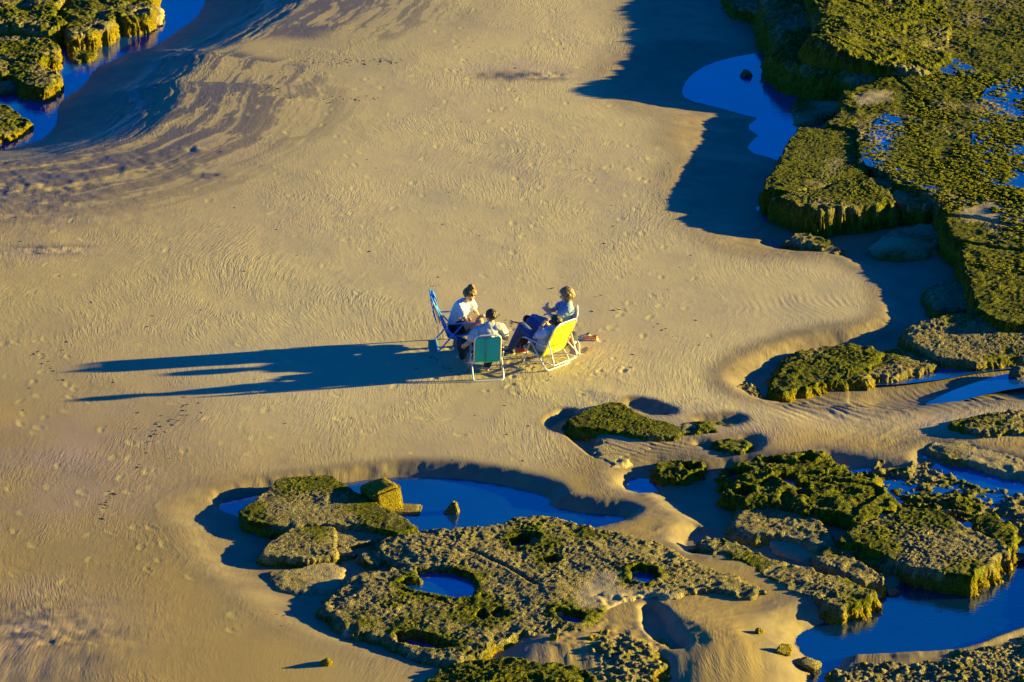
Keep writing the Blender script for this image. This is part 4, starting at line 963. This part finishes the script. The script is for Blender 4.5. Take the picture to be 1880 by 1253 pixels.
def foot(bm, ankle, toe_dir, r=1.0, s=1.0):
    a = Vector(ankle); t = Vector(toe_dir).normalized(); dn = Vector((0, 0, -.055 * s))
    add_cone(bm, a, a + dn * .55 - t * .03 * s, .038 * s * r, .034 * s * r); add_cone(bm, a + dn * .6 - t * .03 * s, a + dn * .75 + t * .13 * s, .034 * s * r, .026 * s * r)
    sd = t.cross(Vector((0, 0, 1)))
    add_cone(bm, a + dn * .8 + t * .10 * s - sd * .015, a + dn * .85 + t * .165 * s - sd * .02, .024 * s * r, .017 * s * r); add_cone(bm, a + dn * .8 + t * .10 * s + sd * .018, a + dn * .85 + t * .15 * s + sd * .022, .024 * s * r, .016 * s * r)
def limb_r(k): return dict(arm=(.050, .040, .027), leg=(.085, .058, .040))[k]

SKIN = simple('skin_warm', (.62, .34, .20), .55, 0, .06, 14, .0008, 300)
SKIN2 = simple('skin_light', (.60, .38, .27), .55, 0, .06, 14, .0008, 300)
M_EYE = simple('eye_white', (.7, .68, .65), .3); M_PUP = simple('pupil', (.02, .015, .01), .2); M_LIP = simple('lip', (.45, .14, .12), .5)

def head_parts(bm, c, fwd, up, s=1.0):
    f = Vector(fwd).normalized(); u = Vector(up); u = (u - f * u.dot(f)).normalized(); r = f.cross(u); c = Vector(c)
    R = Matrix((r, f, u)).transposed(); q = R.to_quaternion()
    add_ball(bm, c + u * .02 * s - f * .008, .092 * s, (.84, 1.02, 1.0), q)       # skull
    add_ball(bm, c - u * .035 * s + f * .022 * s, .072 * s, (.86, .98, 1.0), q)   # face
    add_ball(bm, c - u * .085 * s + f * .046 * s, .036 * s, (1.0, .95, .8), q)    # chin
    add_cone(bm, c + u * .012 * s + f * .088 * s, c - u * .024 * s + f * .112 * s, .009 * s, .014 * s)   # nose
    for k in (-1, 1):
        add_ball(bm, c - u * .022 * s + r * k * .036 * s + f * .062 * s, .024 * s, (1, .8, 1), q, 2)     # cheek
        add_ball(bm, c - u * .012 * s + r * k * .080 * s - f * .004, .022 * s, (.4, .75, 1.25), q, 2)      # ear
    add_cone(bm, c + u * .028 * s - r * .03 * s + f * .080 * s, c + u * .028 * s + r * .03 * s + f * .080 * s, .013 * s, .013 * s)   # brow
    return f, u, r, q
def face_details(parent, c, frame, s=1.0, glasses=False):
    f, u, r, q = frame; c = Vector(c)
    for k in (-1, 1):
        bm = bmesh.new(); add_ball(bm, c + u * .008 * s + r * k * .030 * s + f * .082 * s, .0115 * s, (1.2, .8, .7), q, 2); e = mesh_obj('eye', bm, M_EYE, parent)
        bm = bmesh.new(); add_ball(bm, c + u * .008 * s + r * k * .030 * s + f * .089 * s, .006 * s, (1, .8, 1), q, 2); mesh_obj('pupil', bm, M_PUP, e)
    bm = bmesh.new(); add_cone(bm, c - u * .052 * s - r * .018 * s + f * .086 * s, c - u * .052 * s + r * .018 * s + f * .086 * s, .006 * s, .006 * s); mesh_obj('mouth', bm, M_LIP, parent)
def hair_blobs(bm, c, frame, curls, rnd, spread=1.0, back=.03, low=-.02, size=(.018, .034), s=1.0):
    f, u, r, q = frame; c = Vector(c)
    for _ in range(curls):
        a = rnd.uniform(0, 6.283); b = math.asin(rnd.uniform(-.25, 1))
        d = r * math.cos(a) * math.cos(b) * .088 + f * math.sin(a) * math.cos(b) * .098 + u * math.sin(b) * .100
        p = c + u * .02 * s + d * s * spread - f * .008
        loc = p - c
        if loc.dot(f) > .040 * s and loc.dot(u) < .065 * s: continue
        if loc.dot(f) > .01 * s and loc.dot(u) < .0: continue
        add_ball(bm, p, rnd.uniform(*size) * s, (1, 1, 1), q, 2)

def person_root(chair_key, label):
    rt, bk = CH[chair_key]
    o = bpy.data.objects.new('person', None); COL.objects.link(o); o.location = rt.location; o.rotation_euler = rt.rotation_euler
    o.empty_display_size = .3; o.scale = (1.06, 1.06, 1.06)
    return tag(o, label, 'person', None), bk

def build_person(root, J, skin, top, top_mat, bottom_mat, bottom='long', sleeve=.55, hair='short', hair_mat=None, head_fwd=(0, 1, 0), head_up=(0, 0, 1), belly=1.0, sh=.185,
                 hands=((0, 1, 0), (0, 0, -1), .6, (0, 1, 0), (0, 0, -1), .6), shoes=None, toe=((0, 1, 0), (0, 1, 0)), seed=1, w=1.0, hs=1.0):
    V = {k: Vector(v) for k, v in J.items()}; rnd = random.Random(seed)
    ch, pe, nk, hd = V['chest'], V['pelvis'], V['neck'], V['head']
    side = (V['sr'] - V['sl']).normalized()
    frame = None
    # ---- body, one continuous surface
    bm = bmesh.new()
    frame = head_parts(bm, hd, head_fwd, head_up, hs)
    add_cone(bm, nk, hd - Vector(head_up).normalized() * .05, .052 * w, .050 * w)
    add_cone(bm, ch, nk, .10 * w, .055 * w, 1.45, side); add_cone(bm, pe, ch, .105 * w * belly, .115 * w, 1.32, side)
    for k in 'lr':
        add_cone(bm, ch + (V['s' + k] - ch) * .5 + Vector((0, 0, .04)), V['s' + k], .06 * w, .052 * w)
        chain(bm, [V['s' + k], V['e' + k], V['w' + k]], [.050 * w, .039 * w, .026 * w])
        mid = V['e' + k].lerp(V['w' + k], .3); add_ball(bm, mid, .040 * w)
        add_cone(bm, pe, V['h' + k], .09 * w, .09 * w); chain(bm, [V['h' + k], V['k' + k], V['a' + k]], [.088 * w, .058 * w, .038 * w])
        calf = V['k' + k].lerp(V['a' + k], .32); add_ball(bm, calf, .056 * w)
        foot(bm, V['a' + k], toe[0 if k == 'l' else 1])
    hand(bm, V['wl'], hands[0], hands[1], hands[2], 1); hand(bm, V['wr'], hands[3], hands[4], hands[5], -1)
    body = skinned('body', bm, skin, root, .0065, 2)
    face_details(body, hd, frame, hs)
    # ---- shirt
    bm = bmesh.new(); g = .016
    add_cone(bm, pe + (ch - pe) * .02, ch, .118 * w * belly + g, .122 * w + g, 1.32, side); add_cone(bm, ch, nk + (ch - nk) * .22, .105 * w + g, .066 * w + g, 1.45, side)
    for k in 'lr':
        s0, e0 = V['s' + k], V['e' + k]
        add_cone(bm, ch + (s0 - ch) * .5 + Vector((0, 0, .035)), s0, .068 * w + g, .060 * w + g * .6)
        add_cone(bm, s0, s0.lerp(e0, sleeve), .060 * w + g * .6, .060 * w + g * .9)
    shirt = skinned('shirt', bm, top_mat, root, .009, 2, disp=.014, dscale=8, seed=seed)
    # ---- trousers or shorts
    bm = bmesh.new()
    add_cone(bm, pe, pe.lerp(ch, .22), .118 * w * belly, .115 * w * belly, 1.35, side)
    for k in 'lr':
        h0, k0, a0 = V['h' + k], V['k' + k], V['a' + k]
        add_cone(bm, pe, h0, .10 * w, .10 * w)
        if bottom == 'long':
            chain(bm, [h0, k0, k0.lerp(a0, .93)], [.102 * w, .074 * w, .060 * w])
        else: add_cone(bm, h0, h0.lerp(k0, .5), .102 * w, .088 * w)
    skinned('trousers' if bottom == 'long' else 'shorts', bm, bottom_mat, root, .009, 2, disp=.008, dscale=8, seed=seed + 2)
    # ---- shoes
    if shoes is not None:
        for k, i in (('l', 0), ('r', 1)):
            if shoes[i] is None: continue
            bm = bmesh.new(); foot(bm, V['a' + k] + Vector((0, 0, -.012)), toe[i], 1.3, 1.06); sh_ = skinned('shoe', bm, shoes[i], root, .008, 2)
            a = V['a' + k]; t = Vector(toe[i]).normalized(); bm = bmesh.new(); add_cone(bm, a + Vector((0, 0, -.075)) - t * .04, a + Vector((0, 0, -.075)) + t * .16, .045, .038); 
            for v in bm.verts: v.co.z = a.z - .078 + (v.co.z - a.z + .075) * .25
            mesh_obj('sole', bm, M_EYE, sh_)
    # ---- hair
    f, u, r, q = frame; bm = bmesh.new(); c = hd
    if hair == 'bun':
        hair_blobs(bm, c, frame, 330, rnd, 1.07, size=(.012, .030)); add_ball(bm, c + u * .03 - f * .02, .096, (.86, .98, .95), q)
        bc = c + u * .150 - f * .035; add_ball(bm, bc, .052)
        for _ in range(60):
            d = Vector((rnd.gauss(0, 1), rnd.gauss(0, 1), rnd.gauss(0, 1))).normalized(); add_ball(bm, bc + d * .052, rnd.uniform(.010, .022), sub=1)
    elif hair == 'curly':
        hair_blobs(bm, c, frame, 420, rnd, 1.15, size=(.012, .034)); add_ball(bm, c + u * .028 - f * .022, .102, (.88, .96, .95), q)
        for _ in range(90):
            a = rnd.uniform(-2.4, 2.4); p = c - u * rnd.uniform(0, .07) + (-f * math.cos(a) * .085 + r * math.sin(a) * .082); add_ball(bm, p, rnd.uniform(.014, .026), sub=1) if (p - c).dot(f) < .015 else None
    else:
        hair_blobs(bm, c, frame, 300, rnd, .985, size=(.010, .018)); add_ball(bm, c + u * .026 - f * .018, .0925, (.86, 1.0, .97), q)
    skinned('hair', bm, hair_mat, root, .006, 1, disp=.004, dscale=60, seed=seed)
    return body, frame

H_BROWN = simple('hair_brown', (.17, .085, .025), .5, 0, .5, 60, .004, 120)
H_DARK = simple('hair_dark', (.05, .028, .015), .5, 0, .4, 60, .003, 160)
H_CURLY = simple('hair_greying', (.22, .14, .06), .5, 0, .6, 55, .004, 120)
T_WHITE = simple('white_tee', (.72, .72, .76), .8, 0, .04, 8, .002, 60)
T_GREY = simple('grey_tee', (.48, .47, .48), .8, 0, .06, 8, .002, 60)
T_PALE = simple('pale_blue_shirt', (.42, .52, .66), .8, 0, .06, 8, .002, 60)
T_BLUE = simple('blue_top', (.16, .25, .42), .8, 0, .08, 8, .002, 60)
B_JEANS = simple('blue_jeans', (.035, .075, .22), .85, 0, .18, 25, .002, 90)
B_BLACK = simple('black_trousers', (.012, .012, .016), .85, 0, .1, 10, .002, 60)
B_DARK = simple('dark_trousers', (.018, .024, .04), .85, 0, .1, 10, .002, 60)
S_DARK = simple('dark_shoe', (.03, .03, .035), .6); S_RED = simple('red_shoe', (.55, .04, .03), .5); S_BLUE = simple('blue_shoe', (.04, .10, .35), .5)

# woman in the blue chair: bent forward, forearms crossed over her knees
p1, bk = person_root('blue', 'woman with a messy brown bun and white top leaning over her crossed forearms')
b1, f1 = build_person(p1, dict(pelvis=(0, .20, .385), chest=(.0, .33, .69), neck=(.0, .39, .815), head=(-.02, .48, .935),
    sl=(-.155, .38, .775), sr=(.155, .38, .775), el=(-.20, .50, .545), er=(.20, .54, .56), wl=(-.02, .66, .555), wr=(.03, .70, .60),
    hl=(-.09, .22, .35), hr=(.09, .22, .35), kl=(-.11, .64, .46), kr=(.11, .64, .46), al=(-.13, .60, .075), ar=(.12, .62, .075)),
    SKIN, 'tee', T_WHITE, B_BLACK, 'short', .55, 'bun', H_BROWN, head_fwd=(.42, .75, -.42), head_up=(0, .2, .95),
    hands=((.75, .35, -.15), (0, 0, -1), .5, (-.55, .5, .1), (0, 0, -1), .7), seed=3, w=.94)
bm = bmesh.new(); tube_mesh(bm, [Vector((-.045, .645, .555)) + Vector((.010 * math.cos(t) , .031 * math.cos(t), .031 * math.sin(t))) for t in np.linspace(0, 6.283, 13)[:-1]], .007, 6, closed=True); mesh_obj('wristwatch', bm, M_BLACK, p1)

p1.rotation_euler.z -= math.radians(38)
_o = Matrix.Rotation(CH['blue'][0].rotation_euler.z, 4, 'Z') @ Vector((-.26, -.15, 0)); p1.location = p1.location + _o
# man in the teal chair, seen from behind
p2, bk = person_root('teal', 'man in grey tee seated in the teal chair, his back to the viewer')
b2, f2 = build_person(p2, dict(pelvis=(0, .04, .40), chest=(.05, .0, .76), neck=(.09, .0, .91), head=(.10, .03, 1.04),
    sl=(-.13, -.01, .83), sr=(.25, -.01, .86), el=(-.31, -.04, .60), er=(.36, .06, .61), wl=(-.36, .12, .50), wr=(.30, .28, .55),
    hl=(-.09, .05, .37), hr=(.09, .05, .37), kl=(-.36, .42, .46), kr=(.26, .44, .47), al=(-.30, .62, .08), ar=(.03, .12, .08)),
    SKIN, 'tee', T_GREY, B_DARK, 'long', .6, 'short', H_DARK, head_fwd=(-.55, .8, -.08), head_up=(.05, 0, 1),
    hands=((.1, .9, -.35), (0, 0, -1), .7, (-.2, .9, -.2), (0, 0, -1), .6), toe=((-.3, .9, 0), (-.1, .9, 0)), seed=5, w=1.02, belly=1.05)
# man lying back in the yellow chair
p3, bk = person_root('yellow', 'man in blue jeans and pale shirt reclining in the yellow chair, hands at his chin')
b3, f3 = build_person(p3, dict(pelvis=(0, .05, .33), chest=(.0, -.12, .575), neck=(.0, -.205, .70), head=(.0, -.215, .81),
    sl=(-.18, -.18, .655), sr=(.18, -.18, .655), el=(-.24, .05, .52), er=(.22, .08, .54), wl=(-.08, .04, .69), wr=(.05, .06, .70),
    hl=(-.09, .05, .33), hr=(.09, .05, .33), kl=(-.14, .46, .58), kr=(.12, .50, .60), al=(-.16, .72, .10), ar=(.10, .80, .10)),
    SKIN2, 'shirt', T_PALE, B_JEANS, 'long', .55, 'short', H_DARK, head_fwd=(-.15, 1, .0), head_up=(0, .1, 1),
    hands=((.4, -.3, .85), (.2, -.8, 0), .9, (-.4, -.3, .85), (0, -.8, 0), .9), shoes=(S_DARK, S_DARK), toe=((-.2, .98, 0), (0, 1, 0)), seed=7, w=1.0, belly=1.12)
bm = bmesh.new(); f, u, r, q = f3; c = Vector((.0, -.215, .81))
for k in (-1, 1): add_ball(bm, c + u * .010 + r * k * .033 + f * .098, .026, (1.1, .35, .8), q, 2); tube_mesh(bm, [c + u * .014 + r * k * .06 + f * .09, c + u * .010 + r * k * .088 - f * .01], .004, 6)
mesh_obj('sunglasses', bm, M_BLACK, p3)
# woman in the lilac chair, arms folded up
p4, bk = person_root('lilac', 'woman with short curly hair and blue top, arms folded, facing left')
b4, f4 = build_person(p4, dict(pelvis=(0, .0, .40), chest=(.0, -.10, .73), neck=(.0, -.13, .86), head=(.0, -.10, .99),
    sl=(-.165, -.12, .80), sr=(.165, -.12, .80), el=(-.21, .10, .64), er=(.19, .16, .64), wl=(.02, .24, .70), wr=(-.02, .22, .76),
    hl=(-.09, .10, .38), hr=(.09, .10, .38), kl=(-.10, .56, .50), kr=(.10, .58, .52), al=(-.12, .64, .085), ar=(.10, .44, .085)),
    SKIN2, 'top', T_BLUE, B_BLACK, 'long', .5, 'curly', H_CURLY, head_fwd=(.0, 1, -.02), head_up=(0, 0, 1),
    hands=((.5, .3, .25), (0, 0, -1), .6, (-.3, .25, .7), (0, -.5, 0), .8), shoes=(S_RED, S_RED), toe=((-.1, 1, 0), (.1, 1, 0)), seed=9, w=.93)
bm = bmesh.new()     # folded denim jacket on her lap
for (a, b, ra, rb) in (((-.10, .30, .53), (-.08, .52, .60), .06, .05), ((.06, .28, .53), (.08, .50, .60), .06, .05), ((-.1, .44, .60), (.1, .46, .60), .05, .05), ((-.12, .50, .56), (-.14, .40, .46), .05, .035)): add_cone(bm, a, b, ra, rb)
jk = skinned('folded_jacket', bm, simple('denim_jacket', (.10, .20, .40), .85, 0, .2, 20, .002, 90), None, .010, 2, disp=.012, dscale=13, seed=4)
jk.location = p4.location; jk.rotation_euler = p4.rotation_euler; tag(jk, 'crumpled blue denim jacket lying on the lap of the curly haired woman', 'jacket')
# ------------------------------------------------------------------ shoes, bag, sticks and scraps on the sand
def on_sand(px, py, dz=0.0):
    x, y = G(px, py, 0.0); z = sand_z(x, y); x, y = G(px, py, z); return Vector((x, y, z + dz))
M_ORANGE = simple('orange_fabric', (.80, .25, .02), .6); M_GREYS = simple('grey_mesh_fabric', (.30, .30, .32), .7); M_WHT = simple('white_rubber', (.75, .74, .70), .6)
def trainer(px, py, ang, label, upper, accent, mir=1):
    p = on_sand(px, py); root = bpy.data.objects.new('running_shoe', None); COL.objects.link(root); root.location = p; root.rotation_euler = (0, 0, ang)
    tag(root, label, 'shoe', 'pair of running shoes left behind the chairs')
    bm = bmesh.new(); prev = None
    for t, w, h0, h1 in ((-.135, .030, 0.004, .03), (-.10, .042, 0, .03), (-.03, .038, 0, .026), (.05, .048, 0, .022), (.11, .044, .0, .022), (.145, .022, .006, .022)):
        ring = [bm.verts.new((w * math.cos(a) + mir * .006 * math.sin(t * 20), t, (h0 + h1) / 2 + (h1 - h0) / 2 * math.copysign(abs(math.sin(a)) ** .4, math.sin(a)))) for a in np.linspace(0, 2 * math.pi, 17)[:-1]]
        if prev:
            for k in range(16): bm.faces.new((prev[k], prev[(k + 1) % 16], ring[(k + 1) % 16], ring[k]))
        else: bm.faces.new(ring[::-1])
        prev = ring
    bm.faces.new(prev); mesh_obj('sole', bm, M_WHT, root)
    bm = bmesh.new(); add_cone(bm, (0, -.09, .055), (0, -.05, .055), .036, .036); add_cone(bm, (0, -.02, .045), (mir * .006, .09, .036), .036, .028); add_cone(bm, (0, -.09, .06), (0, -.095, .085), .03, .026); add_ball(bm, (0, .11, .034), .026, (1.1, 1, .7))
    up = skinned('upper', bm, upper, root, .006, 2)
    bm = bmesh.new(); tube_mesh(bm, [Vector((.030 * math.cos(a), -.082 + .038 * math.sin(a), .088 - .012 * math.sin(a))) for a in np.linspace(0, 6.283, 15)[:-1]], .007, 6, closed=True); mesh_obj('collar', bm, M_BLACK, up)
    bm = bmesh.new()
    for k in range(4): tube_mesh(bm, [Vector((-.024, .0 + k * .02, .070 - k * .005)), Vector((0, .004 + k * .02, .084 - k * .007)), Vector((.024, .0 + k * .02, .070 - k * .005))], .004, 6)
    mesh_obj('laces', bm, accent, up)
trainer(1072, 622, 1.9, 'grey running shoe with orange laces, left one of the pair behind the chairs', M_GREYS, M_ORANGE)
trainer(1085, 624, 1.3, 'orange running shoe, right one of the pair behind the chairs', M_ORANGE, M_WHT, -1)
# a slumped bag behind the yellow chair
p = on_sand(1048, 632); bg_ = bpy.data.objects.new('beach_bag', None); COL.objects.link(bg_); bg_.location = p; bg_.rotation_euler = (0, 0, .5)
tag(bg_, 'slumped dark bag with red and white side pressed against the yellow chair frame', 'bag')
bm = bmesh.new(); add_ball(bm, (0, 0, .10), .15, (.9, .6, .7)); add_ball(bm, (.05, .0, .16), .09, (.9, .6, .8)); add_ball(bm, (-.07, -.02, .07), .10, (.9, .7, .7))
skinned('bag_body', bm, M_NAVY, bg_, .01, 2, disp=.012, dscale=9, seed=2)
bm = bmesh.new(); add_ball(bm, (-.03, -.075, .11), .055, (1, .4, 1)); mesh_obj('red_pocket', bm, S_RED, bg_)
bm = bmesh.new(); add_ball(bm, (.02, -.085, .055), .045, (1.1, .4, .8)); mesh_obj('white_pocket', bm, M_WHT, bg_)
bm = bmesh.new(); tube_mesh(bm, rounded([(-.06, 0, .16), (-.05, 0, .28), (.06, 0, .28), (.08, 0, .2)], .06), .008, 8); mesh_obj('bag_strap', bm, S_RED, bg_)
M_DRIFT = simple('driftwood', (.10, .065, .04), .85, 0, .3, 30, .002, 120)
def twig(p0, p1, r, label, up=.0, bend=.02):
    a = on_sand(*p0, r * .6); b = on_sand(*p1, r * .6 + up); m = (a + b) / 2 + Vector((bend, bend, up * .3))
    bm = bmesh.new(); c = (a + b) / 2; tube_mesh(bm, [a - c, a.lerp(m, .5) - c + Vector((0, .004, .002)), m - c, m.lerp(b, .5) - c, b - c], [r * .6, r, r * 1.1, r * .9, r * .5], 7)
    o = mesh_obj('stick', bm, M_DRIFT); o.location = c; return tag(o, label, 'stick')
twig((1071, 649), (1092, 637), .012, 'thin straight stick on the sand right of the yellow chair', .02)
twig((938, 592), (952, 593), .010, 'dark twig on the sand between the two seated women', bend=.01)
twig((1012, 531), (1020, 529), .012, 'short dark scrap of driftwood up and left of the curly haired woman', bend=.005)
twig((1122, 570), (1130, 571), .008, 'tiny twig alone on the sand right of the curly haired woman', bend=.004)
twig((952, 593), (962, 596), .009, 'second dark twig just right of the one between the two women', bend=.008)
# scattered dark flecks of weed, too small to count
r_ = np.random.RandomState(8); bm = bmesh.new()
lines = [((480,112),(720,118)),((620,112),(680,122)),((700,112),(732,118)),((478,172),(512,160)),((580,185),(690,180)),((300,760),(255,860)),((350,740),(300,800)),((205,900),(180,960)),((785,655),(850,690)),((930,640),(1010,690)),((60,640),(120,700)),((640,1000),(500,1150)),((1090,540),(1290,640)),((990,585),(900,600))]
for i in range(420):
    if r_.rand() < .6:
        a, b = lines[r_.randint(len(lines))]; t = r_.rand(); px = a[0] + (b[0] - a[0]) * t + r_.normal() * 6; py = a[1] + (b[1] - a[1]) * t + r_.normal() * 3
    else: px, py = r_.uniform(20, 1300), r_.uniform(20, 850)
    x, y = G(px, py, 0); z = sand_z(x, y)
    if z < -.12: continue
    s = r_.uniform(.008, .022); M = Matrix.Translation((x, y, z + s * .1)) @ Matrix.Rotation(r_.uniform(0, 3), 4, 'Z') @ Matrix.Diagonal((s * r_.uniform(1, 2.6), s * r_.uniform(.5, 1), s * .4, 1))
    bmesh.ops.create_icosphere(bm, subdivisions=1, radius=1, matrix=M)
o = mesh_obj('seaweed_scraps', bm, simple('dried_weed', (.04, .03, .012), .9), smooth=False); o['kind'] = 'stuff'
